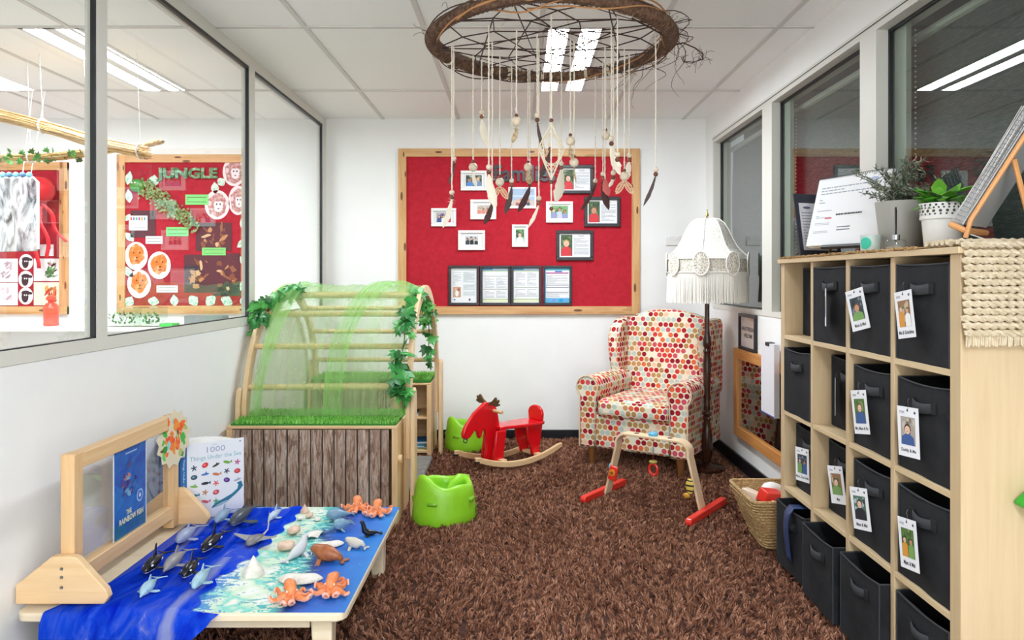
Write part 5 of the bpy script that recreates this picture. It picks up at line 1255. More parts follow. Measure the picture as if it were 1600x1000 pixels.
MB().add(vs, fs).build('basket_body', wick, bk_, ang=50)
b = MB()
for k in range(16):
    tt = (k+.5)/16; hx = .122+.082*tt; hy = .112+.076*tt; z = .018+.225*tt; r = rect_ring(hx, hy, z); b.loft([(x+.0025*(1 if (j+k) % 2 else -1), y, zz) for j, (x, y, zz) in enumerate(r)], .0045, 5, closed=True)
b.build('woven_strands', wick, bk_)
MB().loft(rect_ring(.20, .185, .25), .008, 8, closed=True).build('rim', wick, bk_)
def toy(name, lb, cat, fn, m, loc, rz=0, mats=None):
    q = MB(); fn(q); o = q.build(name, m, None, bevel=.004); o.location = loc; o.rotation_euler = (.25, .2, rz); return tag(o, lb, cat)
toy('wooden_block', 'red wooden block lying in the wicker basket', 'toy', lambda q: q.box(-.05, .05, -.03, .03, -.03, .03), red2, (1.16, 3.36, .235), .4)
toy('cream_block', 'cream and pink toy block in the wicker basket, left of the red block', 'toy', lambda q: q.box(-.04, .04, -.04, .04, -.02, .02), mat('cream_toy', (238, 218, 196), .5), (1.10, 3.44, .22), .9)
toy('white_toy', 'white rounded toy at the back of the wicker basket', 'toy', lambda q: q.ball((0, 0, 0), (.06, .04, .035), 16, 10), white_paint, (1.21, 3.47, .235), .3)
toy('cream_block', 'pale wooden toy block low in the wicker basket, nearest the shelf', 'toy', lambda q: q.box(-.06, .06, -.03, .03, -.02, .02), mat('cream_toy', (238, 218, 196), .5), (1.2, 3.28, .20), .1)
toy('wooden_block', 'pale timber block filling the bottom of the wicker basket', 'toy', lambda q: q.box(-.09, .09, -.08, .08, -.06, .06), pine, (1.2, 3.40, .125), .1)
# ---------------------------------------------------------------- low table with sea scene
TZ = .268
tb = thing('play_table', 'low pale birch play table under the sea scene', 'table', (-.98, 2.61, 0))
tx0, tx1, ty0, ty1 = -.485, .478, -.495, .49
def rr(x0, x1, y0, y1, r, n=6):
    out = []
    for cx_, cy_, a0 in ((x1-r, y1-r, 0), (x0+r, y1-r, pi/2), (x0+r, y0+r, pi), (x1-r, y0+r, 1.5*pi)):
        for k in range(n+1): a = a0+pi/2*k/n; out.append((cx_+r*cos(a), cy_+r*sin(a)))
    return out
birch = wood('birch_table', (240, 226, 200), (228, 208, 176), 'x', .4)
MB().prism(rr(tx0, tx1, ty0, ty1, .035), TZ-.026, TZ, 'xy').build('tabletop', birch, tb, bevel=.006, seg=3)
for x in (tx0+.06, tx1-.115):
    for y in (ty0+.045, ty1-.10): MB().hexa([(x+.01, y+.01, 0), (x+.06, y+.01, 0), (x+.06, y+.055, 0), (x+.01, y+.055, 0), (x, y, TZ-.026), (x+.065, y, TZ-.026), (x+.065, y+.06, TZ-.026), (x, y+.06, TZ-.026)]).build('leg', birch, tb, bevel=.006)
for y in (ty0+.06, ty1-.08): bx('apron', birch, tb, tx0+.12, tx1-.12, y, y+.02, TZ-.07, TZ-.026, bevel=.002)
# ocean print
oc = mat('ocean_print', (30, 110, 205), .4, spec=.4); t = NT(oc); co = t.coord(); s = t.sep(co)
nz = t.noise(co, 5, 5, .6, .3); u = t.math('ADD', s[0], t.math('MULTIPLY_ADD', nz, .28, -.14)); u = t.math('ADD', u, t.math('MULTIPLY', s[1], .08))
base = t.ramp(t.math('MULTIPLY_ADD', u, 1.0, .5), [(.0, (16, 56, 190)), (.25, (26, 84, 205)), (.42, (60, 140, 205)), (.56, (90, 160, 180)), (.63, (60, 190, 190)), (.69, (40, 66, 140)), (.76, (26, 96, 200)), (1, (48, 148, 226))])
streak = t.noise(t.mapping(co, (1, 2.2, 1), rot=(0, 0, .7)), 26, 5, .7, 1.0)
band = t.math('SUBTRACT', 1, t.math('MULTIPLY', t.math('ABSOLUTE', t.math('SUBTRACT', u, .03)), 4.6)); bandc = t.math('MAXIMUM', band, 0)
foam = t.math('GREATER_THAN', t.math('ADD', streak, t.math('MULTIPLY', bandc, .33)), .685)
fcol = t.ramp(t.noise(co, 9, 2), [(.35, (238, 240, 236)), (.5, (214, 232, 206)), (.6, (120, 214, 200)), (.7, (244, 236, 226))])
t.col(t.mix(foam, base, fcol))
pw_ = .80; po = MB().box(-pw_/2, pw_/2, -.49, .485, 0, .0015).build('ocean_print', oc, smooth=False, loc=(-.505-pw_/2, 2.612, TZ+.0002))
tag(po, 'printed ocean and surf sheet covering the right part of the low table', 'print')
# blue sheer fabric
sheer, t, m2 = tulle_mat('royal_blue_sheer', (22, 62, 232), .95)
co = t.coord(); s = t.sep(co)
fold = t.noise(t.mapping(co, (1, .32, .5), rot=(0, 0, -.5)), 9, 4, .6, 1.8)
dfc = [n for n in t.t.nodes if n.type in ('BSDF_DIFFUSE', 'BSDF_TRANSLUCENT')]
dA = t.math('ABSOLUTE', t.math('ADD', s[0], 1.005)); mA = t.math('MULTIPLY', t.math('MINIMUM', t.math('MAXIMUM', t.math('MULTIPLY', t.math('SUBTRACT', .050, t.math('ADD', dA, t.math('MULTIPLY', fold, .05))), 60), 0), 1), t.math('LESS_THAN', s[1], 2.52))
dB = t.math('ABSOLUTE', t.math('ADD', t.math('ADD', s[0], 1.205), t.math('MULTIPLY', t.math('SUBTRACT', s[1], 2.6), .1))); mB = t.math('MULTIPLY', t.math('MINIMUM', t.math('MAXIMUM', t.math('MULTIPLY', t.math('SUBTRACT', .040, t.math('ADD', dB, t.math('MULTIPLY', fold, .04))), 60), 0), 1), t.math('GREATER_THAN', s[1], 2.55))
pale = t.math('MAXIMUM', mA, mB)
cc = t.ramp(fold, [(.3, (18, 44, 222)), (.5, (34, 90, 246)), (.62, (84, 116, 246)), (.72, (176, 180, 244))])  # pale stops mix thin single layers with a painted-in lavender sheen
cc = t.mix(t.math('MULTIPLY', pale, .8), cc, (186, 196, 240))
for n_ in dfc: t.link(cc, n_.inputs[0])
t.link(t.math('SUBTRACT', 1.0, t.math('MULTIPLY', t.math('GREATER_THAN', fold, .70), .35)), m2.inputs[0])
clo = thing('blue_fabric', 'sheer royal blue fabric over the left of the low table, hanging off its front', 'fabric')
FL = [(2.10, -1.375), (2.25, -1.31), (2.4, -1.27), (2.6, -1.25), (2.8, -1.24), (3.05, -1.22)]
FRt = [(2.10, -.95), (2.2, -.96), (2.38, -.965), (2.55, -.92), (2.8, -.91), (3.08, -.895)]
def ipl(tab, y):
    if y <= tab[0][0]: return tab[0][1]
    for (a, b), (c, d) in zip(tab, tab[1:]):
        if y <= c: return b+(d-b)*(y-a)/(c-a)
    return tab[-1][1]
def ff(u, v):
    L = .28       # share hanging over the front
    if v < L:
        q = 1-v/L; y = 2.107-.012-.03*sin(q*pi)*.6-.01*sin(u*25+3)*q; z = TZ+.004-.18*q-.03*sin(u*7+1)*q; yy = 2.10
        if q < .12: y = 2.112-.02*q/.12; z = TZ+.006-.02*q/.12
        xl = -1.375+.02*q; xr = -1.0-.10*q+.14*(1-q)
        return (xl+(xr-xl)*u, y-.008*abs(sin(u*18)), z)
    w_ = (v-L)/(1-L); y = 2.115+(3.075-2.115)*w_; xl = ipl(FL, y)-.01; xr = ipl(FRt, y)+.012*sin(y*50)
    x = xl+(xr-xl)*u
    rid = abs(noise.noise(Vector((x*9+y*4, y*3-x*3, .5))))
    z = TZ+.005+.016*(.35-min(rid, .35))/.35*(.5+.5*noise.noise(Vector((x*4, y*4, 3))))*min(1, 8*u, 12*(1-u)+.15)
    return (x, y, z)
MB().grid(ff, 110, 130).build('sheer_cloth', sheer, clo, ang=180)
# perspex display stand
ds = thing('display_stand', 'pine framed clear perspex display stand on the low table', 'display stand')
pine2z = wood('stand_pine_z', (236, 198, 148), (220, 174, 122), 'z'); pine2y = wood('stand_pine_y', (240, 204, 156), (224, 180, 128), 'y'); pine2x = wood('stand_pine_x', (240, 206, 160), (226, 184, 134), 'x')
BX = -1.345
for y0 in (2.175, 2.80):
    bx('post', pine2z, ds, BX-.021, BX+.021, y0, y0+.045, TZ+.012, .714, bevel=.003)
for z0 in (.664, TZ+.05):
    bx('rail', pine2y, ds, BX-.0205, BX+.0205, 2.22, 2.80, z0, z0+.048, bevel=.003)
for y0, y1 in ((2.148, 2.175), (2.845, 2.872)):
    ft = [(-.137, 0), (.125, 0), (.137, .02), (.130, .042), (.045, .135), (.03, .14), (-.03, .14), (-.137, .055)]
    m = MB(); m.M = Matrix.Translation((BX, 0, TZ+.012)); m.prism(ft, y0, y1, 'xz'); m.build('foot', pine2x, ds, bevel=.003)
for z_ in (.33, .36, .385): 
    q = MB(); q.M = Matrix.Translation((BX, 2.147, z_)) @ Matrix.Rotation(pi/2, 4, 'X'); q.lathe([(.001, 0), (.005, 0), (.004, .002), (.001, .002)], 10); q.build('bolt', mat('steel_bolt', (150, 150, 150), .3, metal=1), ds)
persp = glass_mat('perspex_sheet', (.94, .94, .97), double=True, rough=.02)
MB().add([(BX, 2.22, TZ+.098), (BX, 2.80, TZ+.098), (BX, 2.80, .664), (BX, 2.22, .664)], [(0, 1, 2, 3)]).build('perspex_panel', persp, ds, smooth=False)
# poster taped to the perspex
po_ = thing('book_poster', 'blue poster reading The Rainbow Fish taped to the perspex stand', 'poster', (BX+.008, 2.515, .50), pi/2)
cv = CV(.215, .33, (236, 240, 246)); W, H = cv.w, cv.h
sea = noisy('poster_sea_paint', (20, 70, 170), (30, 120, 200), 12, .35, .35, .65, dist=1.5)
sea2 = noisy('poster_green_sea_paint', (20, 110, 140), (30, 80, 170), 12, .35, .35, .65, dist=1.5)
cv.rect(.006, .006, W-.006, H-.006, sea, 1); cv.rect(.006, .006, W-.006, H*.24, sea2, 1.3)
rs = random.Random(7)
for k in range(26): cv.blob(W*rs.uniform(.25, .65), H*rs.uniform(.5, .82), W*rs.uniform(.03, .07), H*rs.uniform(.015, .035), rs.choice([(50, 40, 110), (90, 60, 130), (150, 90, 120), (40, 90, 150), (110, 170, 200), (180, 120, 120)]), 1.6+k*.05, 9, .3, k, rs.uniform(0, 3))
cv.ell(W*.78, H*.43, W*.10, W*.10, (170, 205, 240), 3.2, 20); cv.ell(W*.78, H*.43, W*.08, W*.08, (60, 110, 190), 3.4, 20); cv.ell(W*.78, H*.43, W*.03, W*.035, (220, 230, 245), 3.6)
cv.text('THE', W*.36, H*.30, W*.52, H*.35, (236, 232, 190), 3.4, True); cv.text('RAINBOW FISH', W*.16, H*.225, W*.88, H*.285, (240, 236, 196), 3.4, True); cv.lines(W*.35, H*.92, W*.7, H*.945, 1, (170, 200, 235), 2, 2, .6)
cv.build('poster', po_, thick=.001)
cv = CV.__new__(CV); cv.w = .16; cv.h = .20; cv.vs = []; cv.fs = []; cv.ms = []; cv.mats = []
lam = mat('cream_leaf_craft', (226, 214, 184), .4)
n = 26; cv.poly([(.08+(.078 if k % 2 else .066)*cos(a)*(1.0 if sin(a) < .6 else .9), .10+(.098 if k % 2 else .084)*sin(a)) for k, a in [(k, 2*pi*k/n) for k in range(n)]], lam, 0)
rs = random.Random(17)
for k in range(60):
    cx_, cy_ = rs.uniform(.03, .13), rs.uniform(.04, .16); colr = rs.choice([(244, 130, 50), (250, 110, 40), (240, 150, 60), (235, 90, 50)]) if .045 < cx_ < .12 else rs.choice([(80, 180, 70), (110, 200, 90), (60, 150, 60)])
    if rs.random() < .15: colr = rs.choice([(150, 210, 215), (190, 190, 120), (120, 90, 60)])
    cv.blob(cx_, cy_, rs.uniform(.004, .011), rs.uniform(.006, .016), colr, 1+k*.02, 8, .35, k, rs.uniform(-.6, .6))
lo = cv.build('painted_leaf'); lo.location = (BX+.028, 2.79, .628); lo.scale = (1.2, 1, 1.15); lo.rotation_euler = (0, .12, pi/2-.25); sm = lo.modifiers.new('s', 'SOLIDIFY'); sm.thickness = .001; sm.offset = -1
tag(lo, 'orange and green painted leaf craft hung on the corner of the display stand', 'leaf craft')
# sea book
sb = thing('sea_book', 'open standing book titled 1000 Things Under the Sea', 'book', (-1.335, 2.885, TZ+.006), radians(38))
cv = CV(.222, .305, (238, 240, 246)); W, H = cv.w, cv.h
cv.text('1000', W*.34, H*.86, W*.66, H*.935, (160, 165, 200), 1); cv.text('Things Under the Sea', W*.05, H*.755, W*.95, H*.83, (130, 185, 195), 1)
cv.ell(W*.93, H*.96, .003, .003, (70, 80, 90), 1, 8); cv.lines(W*.44, H*.955, W*.58, H*.965, 1, (170, 180, 200), 1, 1, .6)
rs = random.Random(23); cols_ = [(50, 60, 90), (220, 60, 60), (60, 60, 50), (120, 170, 70), (190, 70, 130), (60, 90, 110), (70, 120, 190), (210, 130, 90), (50, 50, 80), (200, 60, 60), (130, 180, 80), (40, 40, 60), (230, 90, 90), (90, 50, 130), (180, 180, 190), (40, 130, 160), (190, 120, 70), (200, 80, 90), (120, 130, 170), (210, 90, 110), (40, 160, 110)]
k = 0
for rw in range(5):
    for cl in range(5):
        if rw > 2 and cl > 2: continue
        cx_ = W*(.12+.19*cl); cy_ = H*(.68-.12*rw)+.006*(cl % 2); c_ = cols_[k % len(cols_)]; k += 1; a = rs.uniform(-.4, .5)
        sh = k % 4
        if sh == 0: cv.ell(cx_, cy_, .015, .006, c_, 1, 12, a); cv.poly([(cx_+.012, cy_), (cx_+.021, cy_+.008), (cx_+.021, cy_-.006)], c_, 1.2)
        elif sh == 1:
            for q in range(5): g_ = a+q*2*pi/5; cv.ell(cx_+.006*cos(g_), cy_+.006*sin(g_), .007, .0024, c_, 1+.1*q, 8, g_)
        elif sh == 2: cv.ell(cx_, cy_, .013, .010, c_, 1, 12, a); cv.ell(cx_-.002, cy_+.001, .006, .004, tuple(min(255, q+60) for q in c_), 1.3, 8)
        else: cv.ell(cx_, cy_, .016, .0045, c_, 1, 10, a); cv.ell(cx_+.003, cy_+.005, .006, .003, c_, 1.1, 8, a+1)
wh = [(.95, .42), (.985, .35), (.93, .30), (.85, .25), (.72, .185), (.55, .135), (.42, .115), (.44, .145), (.52, .19), (.64, .22), (.78, .265), (.88, .32), (.90, .37), (.87, .40)]
cv.poly([(W*a, H*b_) for a, b_ in wh], (40, 120, 150), 1); cv.ell(W*.6, H*.155, W*.13, H*.018, (160, 190, 205), 1.3, 12, .3)
cv.build('front_cover', sb, (W/2+.022, -.002, H/2), thick=.004)
cv2 = CV(.024, .305, (34, 110, 180)); 
vs_, fs_2, _ = text_mesh('1000 Things Under the Sea', False)
cv2._add([(.008+.009*v_, .285-.19*u_) for u_, v_ in vs_], [f[::-1] if False else f for f in fs_2], (220, 225, 235), 1)
for q, c_ in enumerate([(230, 190, 60), (240, 240, 240), (230, 120, 60), (200, 60, 90)]): cv2.ell(.012, .075-.017*q, .005, .005, c_, 1, 10)
sp_ = cv2.build('spine', sb, (.010, -.002, .1525), thick=.003, back=(34, 110, 180))
b = MB()
for k in range(10):
    a = .12+.115*k; r_ = .205; pts = [(.02+r_*q*cos(a+.25*sin(pi*q)), .006+r_*q*sin(a+.25*sin(pi*q))) for q in [j/8 for j in range(9)]]
    b.add([(x, y, z_) for z_ in (.008, .296) for x, y in pts], [(j, j+1, 10+j, 9+j) for j in range(8)])
b.build('pages', white_paint, sb, ang=60, solid=.0006)
q = MB().box(0, .215, -.002, .002, 0, .305).build('back_cover', cm((34, 110, 180)), sb, smooth=False); q.location = (.0, .004, 0); q.rotation_euler = (0, 0, radians(100))
# ---------------------------------------------------------------- sea creatures on the low table
def T(px, py, z=TZ+.004): d = (CZ-z)*FPX/(py-435); return Vector(((px-810)*d/FPX, d, z))
orca_b = mat('glossy_black_toy', (22, 24, 30), .25); toy_w = mat('toy_white', (236, 238, 238), .35)
def cetacean(name, label, head, tail, wd, top, belly, dorsal=.5, cat='toy animal', orca=False, hgt=None, lift=.0, fluke=1.0, flip=1.0, z0=None, grp='toy sea animals on the low table', beak=0, arch=.12):
    a, b_ = T(*head), T(*tail); L = (a-b_).length; mid = (a+b_)/2; yaw = math.atan2(a.y-b_.y, a.x-b_.x)
    o = thing(name, label, cat, (mid.x, mid.y, (z0 or TZ+.008)), yaw, grp)
    h = hgt or wd; tm_ = cm(top, .35) if not isinstance(top, bpy.types.Material) else top; bm_ = cm(belly, .4) if not isinstance(belly, bpy.types.Material) else belly
    xs = [(-.5, .06), (-.42, .12), (-.3, .30), (-.15, .62), (0, .9), (.12, 1), (.26, .95), (.38, .74), (.46, .45), (.5, .12)]
    pts = [(x*L, 0, h*.95+arch*L*(.25-x*x)*1.0-(.02*L if x > .4 else 0)) for x, r in xs]
    n = 16
    MB().loft(pts, [(r*wd, r*h) for x, r in xs], n, mi=lambda i, j: 1 if sin(2*pi*(j+.5)/n) < -.45 else 0).build('body', [tm_, bm_], o, ang=80)
    ztop = h*.95+arch*L*.24
    if dorsal: MB().prism([(-.06*L, ztop+h*.75), (.10*L, ztop+h*.85), (-.03*L, ztop+h+dorsal*L*.5), (-.075*L, ztop+h+dorsal*L*.52), (-.055*L, ztop+h+dorsal*L*.2)], -.0018, .0018, 'xz').build('dorsal_fin', tm_, o, bevel=.001)
    fz = pts[0][2]
    MB().prism([(-.46*L, 0), (-.52*L, wd*.5*fluke), (-.60*L, wd*1.5*fluke), (-.565*L, wd*.5), (-.55*L, 0), (-.565*L, -wd*.5), (-.60*L, -wd*1.5*fluke), (-.52*L, -wd*.5*fluke)], fz-.0016, fz+.0016, 'xy').build('tail_fluke', tm_, o, bevel=.0008)
    for s in (-1, 1):
        m = MB(); m.M = Matrix.Translation((.2*L, s*wd*.75, h*.6)) @ Matrix.Rotation(s*-.35, 4, 'X')
        m.prism([(.06*L, 0), (-.04*L, 0), (-.17*L*flip, s*wd*1.0*flip), (-.13*L*flip, s*wd*1.35*flip), (-.02*L, s*wd*.9*flip)], -.0015, .0015, 'xy').build('flipper', tm_, o, bevel=.0008)
        if orca:
            m = MB(); m.M = Matrix.Translation((.33*L, s*wd*.62, ztop*1.0+h*.22)) @ Matrix.Rotation(s*-.6, 4, 'X'); m.ball((0, 0, 0), (.055*L, wd*.22, h*.16), 10, 6); m.build('eye_patch', toy_w, o)
            m = MB(); m.M = Matrix.Translation((-.14*L, s*wd*.5, ztop-h*.15)) @ Matrix.Rotation(s*-.5, 4, 'X'); m.ball((0, 0, 0), (.10*L, wd*.2, h*.2), 10, 6); m.build('side_patch', toy_w, o)
        else: MB().ball((.38*L, s*wd*.62, pts[7][2]+h*.15), .0025, 6, 4).build('eye', black_paint, o)
    if beak: MB().loft([(.47*L, 0, pts[8][2]-h*.1), (.56*L, 0, pts[9][2]-h*.15)], [wd*.35, wd*.15], 10).build('beak', tm_, o)
    return o
zf = TZ+.016
cetacean('toy_orca', 'toy orca at the far left of the blue fabric, beside the grey dolphin', (226, 908), (258, 878), .020, orca_b, toy_w, .42, orca=True, z0=zf)
cetacean('toy_orca', 'toy orca nearest the front of the table on the blue fabric', (287, 915), (312, 888), .020, orca_b, toy_w, .45, orca=True, z0=zf)
cetacean('toy_orca', 'toy orca in the middle of the blue fabric, with tall dorsal fin', (316, 874), (352, 845), .021, orca_b, toy_w, .42, orca=True, z0=zf)
lb_ = (150, 176, 196); lg_ = (170, 172, 178)
cetacean('toy_dolphin', 'grey toy dolphin between two orcas on the blue fabric', (258, 903), (293, 874), .020, (150, 146, 150), (226, 222, 222), .25, z0=zf, beak=1)
cetacean('toy_dolphin', 'pale blue toy dolphin at the front left corner of the blue fabric', (221, 943), (247, 917), .017, (160, 196, 214), (215, 225, 230), .2, z0=zf, beak=1)
cetacean('toy_shark', 'pale blue-grey toy shark on the pale fold of the blue fabric near the table front', (302, 932), (330, 900), .018, (156, 190, 206), (220, 228, 232), .2, z0=zf)
cetacean('toy_whale', 'pale lavender toy whale nearest the foot of the display stand', (277, 860), (310, 836), .022, (158, 168, 198), (220, 220, 230), .12, z0=zf)
cetacean('toy_dolphin', 'light blue toy dolphin beside the standing sea book', (338, 826), (362, 808), .020, (140, 168, 196), (215, 222, 230), .25, z0=zf, beak=1)
cetacean('toy_humpback', 'large dark grey toy humpback whale on the blue fabric', (362, 833), (398, 806), .026, (66, 76, 90), (150, 156, 164), .08, z0=zf, flip=1.3, hgt=.026)
cetacean('toy_dolphin', 'small white-blue toy dolphin at the back of the table on the surf print', (420, 820), (442, 803), .014, (180, 200, 220), (235, 238, 240), .3, z0=TZ+.012, beak=1)
cetacean('toy_dugong', 'blue-grey toy dugong near the back right of the table, behind its pair', (510, 814), (550, 810), .023, (118, 152, 178), (150, 176, 190), 0, z0=TZ+.002)
cetacean('toy_dugong', 'blue-grey toy dugong in front of its pair, on the plain blue print', (521, 829), (550, 824), .022, (122, 160, 184), (160, 186, 198), 0, z0=TZ+.002)
def ray(label, c):
    p = T(*c); o = thing('toy_ray', label, 'toy animal', (p.x, p.y, TZ+.010), radians(80), 'toy sea animals on the low table')
    rm = cm((120, 116, 118), .4)
    MB().loft([(.055, 0, .01), (.04, 0, .013), (.01, 0, .016), (-.02, 0, .013), (-.05, 0, .01)], [(.008, .005), (.018, .011), (.026, .015), (.02, .011), (.004, .004)], 14).build('body', rm, o, ang=80)
    for s in (-1, 1):
        m = MB(); m.M = Matrix.Rotation(s*.2, 4, 'X'); m.prism([(.035, s*.012), (.012, s*.085), (.0, s*.088), (-.008, s*.05), (-.03, s*.012)], .010, .013, 'xy'); m.build('wing', cm((150, 150, 156), .4), o, bevel=.001)
    MB().loft([(-.05+.0, 0, .01), (-.08, .002, .02), (-.10, -.004, .045), (-.115, -.01, .075)], [.004, .003, .0022, .001], 8).build('tail', cm((180, 180, 184), .4), o); return o
_r = ray('grey toy ray with a long upright tail in the middle of the table', (400, 850))
_r.rotation_euler = (0, 0, radians(-100))
def seal(name, label, c, yaw, L, col, kind='seal', head_up=.6):
    p = T(*c); o = thing(name, label, 'toy animal', (p.x, p.y, TZ+.0018), yaw, 'toy sea animals on the low table'); m_ = col if isinstance(col, bpy.types.Material) else cm(col, .4)
    w_ = L*.17
    if kind == 'seal':
        pts = [(-.5*L, 0, .006), (-.36*L, 0, .010), (-.15*L, 0, w_*.75), (.08*L, 0, w_*.95), (.24*L, 0, w_*1.3+.06*L), (.30*L, 0, w_*1.4+.22*L*head_up), (.34*L, 0, w_*1.4+.32*L*head_up), (.42*L, 0, w_*1.4+.33*L*head_up), (.47*L, 0, w_*1.35+.31*L*head_up)]
        rr_ = [.2, .35, .8, 1.0, .85, .6, .55, .42, .15]
    elif kind == 'walrus':
        w_ = L*.24
        pts = [(-.5*L, 0, .012), (-.36*L, 0, .02), (-.15*L, 0, w_*.85), (.08*L, 0, w_*1.0), (.24*L, 0, w_*1.15), (.34*L, 0, w_*1.35), (.42*L, 0, w_*1.35), (.48*L, 0, w_*1.2), (.51*L, 0, w_*1.15)]
        rr_ = [.25, .5, .9, 1.0, .85, .62, .55, .42, .15]
    MB().loft(pts, [(r*w_, r*w_) for r in rr_], 16).build('body', m_, o, ang=80)
    for s in (-1, 1):
        m = MB(); m.M = Matrix.Translation((.14*L, s*w_*.7, w_*.4)) @ Matrix.Rotation(s*-.45, 4, 'X')
        m.prism([(.07*L, 0), (-.06*L, 0), (-.12*L, s*w_*1.2), (-.05*L, s*w_*1.4), (.05*L, s*w_*.8)], -.0025, .0025, 'xy').build('flipper', m_, o, bevel=.0015)
        MB().prism([(-.44*L, 0), (-.6*L, s*w_*.95), (-.66*L, s*w_*.6), (-.58*L, s*w_*.1)], .003, .008, 'xy').build('tail_flipper', m_, o, bevel=.0015)
        e = pts[6]; MB().ball((e[0], s*w_*rr_[6]*.85, e[2]+w_*.15), .0022, 6, 4).build('eye', black_paint, o)
        if kind == 'walrus' and name == 'toy_walrus': MB().loft([(.47*L, s*.008, w_*1.0), (.49*L, s*.009, w_*.55)], [.003, .001], 8).build('tusk', toy_w, o)
    return o
seal('toy_seal', 'pale grey toy seal with raised head beside the walrus', (465, 868), radians(70), .12, (206, 208, 212))
seal('toy_walrus', 'chestnut brown toy walrus on the blue print', (511, 875), radians(165), .115, noisy('walrus_brown', (150, 82, 48), (186, 112, 66), 40, .45), 'walrus')
seal('toy_seal', 'cream toy elephant seal near the right edge of the table', (555, 855), radians(160), .078, (212, 204, 190), 'walrus')
seal('toy_sea_lion', 'black toy sea lion near the right edge of the table', (577, 836), radians(200), .075, orca_b, head_up=1.5)
shell_w = noisy('white_shell', (240, 236, 228), (220, 212, 200), 30, .5); shell_p = noisy('pink_tan_shell', (232, 204, 184), (206, 168, 144), 40, .5)
def scallop(label, c, r, yaw, m):
    p = T(*c); o = thing('seashell', label, 'seashell', (p.x, p.y, TZ+.002), yaw, 'shells on the low table'); 
    def f(u, v):
        a = (u-.5)*2.5; q = v*(1+.0*cos(a)); rr_ = r*q*(1-.12*abs(a)**2/1.6); z = r*.34*sin(pi*min(v, 1)*.92)*(1-.35*a*a/1.6)+.0005*cos(u*2*pi*16)*v
        return (rr_*sin(a)*1.15, rr_*cos(a)-r*.5, max(z, 0))
    MB().grid(f, 96, 14).build('shell', m, o, ang=80, solid=.0012); return o
scallop('large white scallop shell behind two orange octopuses at the table front', (468, 908), .075, radians(180), shell_w)
scallop('white scallop shell left of its pair, near the dark purple part of the print', (488, 838), .058, radians(60), shell_w)
scallop('white scallop shell just behind the brown walrus', (515, 853), .055, radians(200), shell_w)
def conch(label, c, r, yaw, m, cone=False):
    p = T(*c); o = thing('seashell', label, 'seashell', (p.x, p.y, TZ+.002), yaw, 'shells on the low table'); b = MB()
    if cone: b.lathe([(r, 0), (r*1.02, r*.15), (r*.72, r*.75), (r*.62, r*.82), (r*.4, r*1.25), (r*.33, r*1.3), (r*.12, r*1.7), (.001, r*1.85)], 24, fn=lambda g, i: 1+.06*cos(7*g+i))
    else:
        pts = []; rad = []
        for k in range(40):
            u = k/39; a = u*4.6*pi; q = r*.62*(1-u)**1.1; pts.append((q*cos(a), q*sin(a), r*.42+r*.55*u)); rad.append(r*(.42*(1-u)+.06)*(1+.1*cos(9*u*pi)))
        b.loft(pts, rad, 12)
    b.build('shell', m, o, ang=70); return o
conch('white conical sea snail shell on the surf print', (396, 897), .034, 0, shell_w, True)
conch('pink and tan conch shell beside the white scallop, farther of two', (460, 834), .030, 1, shell_p)
conch('pink and tan conch shell beside the white scallop, nearer of two', (449, 858), .032, 3, shell_p)
for k, (c, lb) in enumerate((((470, 812), 'leftmost piece'), ((484, 808), 'middle piece'), ((497, 813), 'rightmost piece'), ((476, 800), 'farthest piece'))):
    conch('small pale coral pink shell in the back cluster, '+lb, c, .016+.003*(k % 2), k, shell_p if k % 2 else shell_w, k == 3)
oct_m = noisy('octopus_orange', (226, 118, 62), (240, 150, 96), 60, .5); oct_u = mat('octopus_pink', (244, 180, 160), .5)
def octopus(label, c, yaw, s, seed):
    p = T(*c); o = thing('toy_octopus', label, 'toy animal', (p.x, p.y, TZ+.002), yaw, 'orange toy octopuses'); rs = random.Random(seed)
    MB().loft([(-.042*s, 0, .036*s), (-.034*s, 0, .044*s), (-.015*s, 0, .046*s), (.004*s, 0, .034*s), (.012*s, 0, .018*s)], [(.004*s, .004*s), (.015*s, .013*s), (.019*s, .017*s), (.016*s, .014*s), (.014*s, .010*s)], 16).build('head', oct_m, o, ang=80)
    for q in (-1, 1): MB().ball((.008*s, q*.014*s, .034*s), .004*s, 8, 6).build('eye', cm((250, 220, 190)), o)
    for k in range(8):
        a = 2*pi*k/8+rs.uniform(-.2, .2); cd_ = rs.choice([-1, 1]); pts = []; rad = []; L = rs.uniform(.9, 1.15)
        up_ = rs.random() < .6
        for j in range(15):
            u = j/14; r_ = (.010+.048*min(u, .75)/.75*L)*s; x = r_*cos(a); y = r_*sin(a); z = .014*s*(1-u)**1.5+.005*s
            if u > .5:
                w = (u-.5)*2; ph = w*4.4; r2 = .014*s*(1-w*.5)
                x += r2*sin(ph)*cos(a+cd_*1.2)*.9; y += r2*sin(ph)*sin(a+cd_*1.2)*.9; z += r2*(1-cos(ph))*(1.0 if up_ else .5)
            pts.append((x, y, z)); rad.append((.0088*(1-u)+.0032)*s)
        n_ = 8; MB().loft(pts, rad, n_, mi=lambda i, j: 1 if sin(2*pi*(j+.5)/n_) < -.3 else 0).build('tentacle', [oct_m, oct_u], o)
octopus('orange toy octopus at the front of the table, below the large white shell', (455, 938), radians(-60), .98, 1)
octopus('orange toy octopus near the front right corner of the table', (517, 927), radians(-100), .98, 2)
octopus('orange toy octopus at the back right of the table, left of its neighbour', (558, 798), radians(-80), 1.0, 3)
octopus('orange toy octopus at the far right back corner of the table', (589, 804), radians(-90), 1.0, 4)
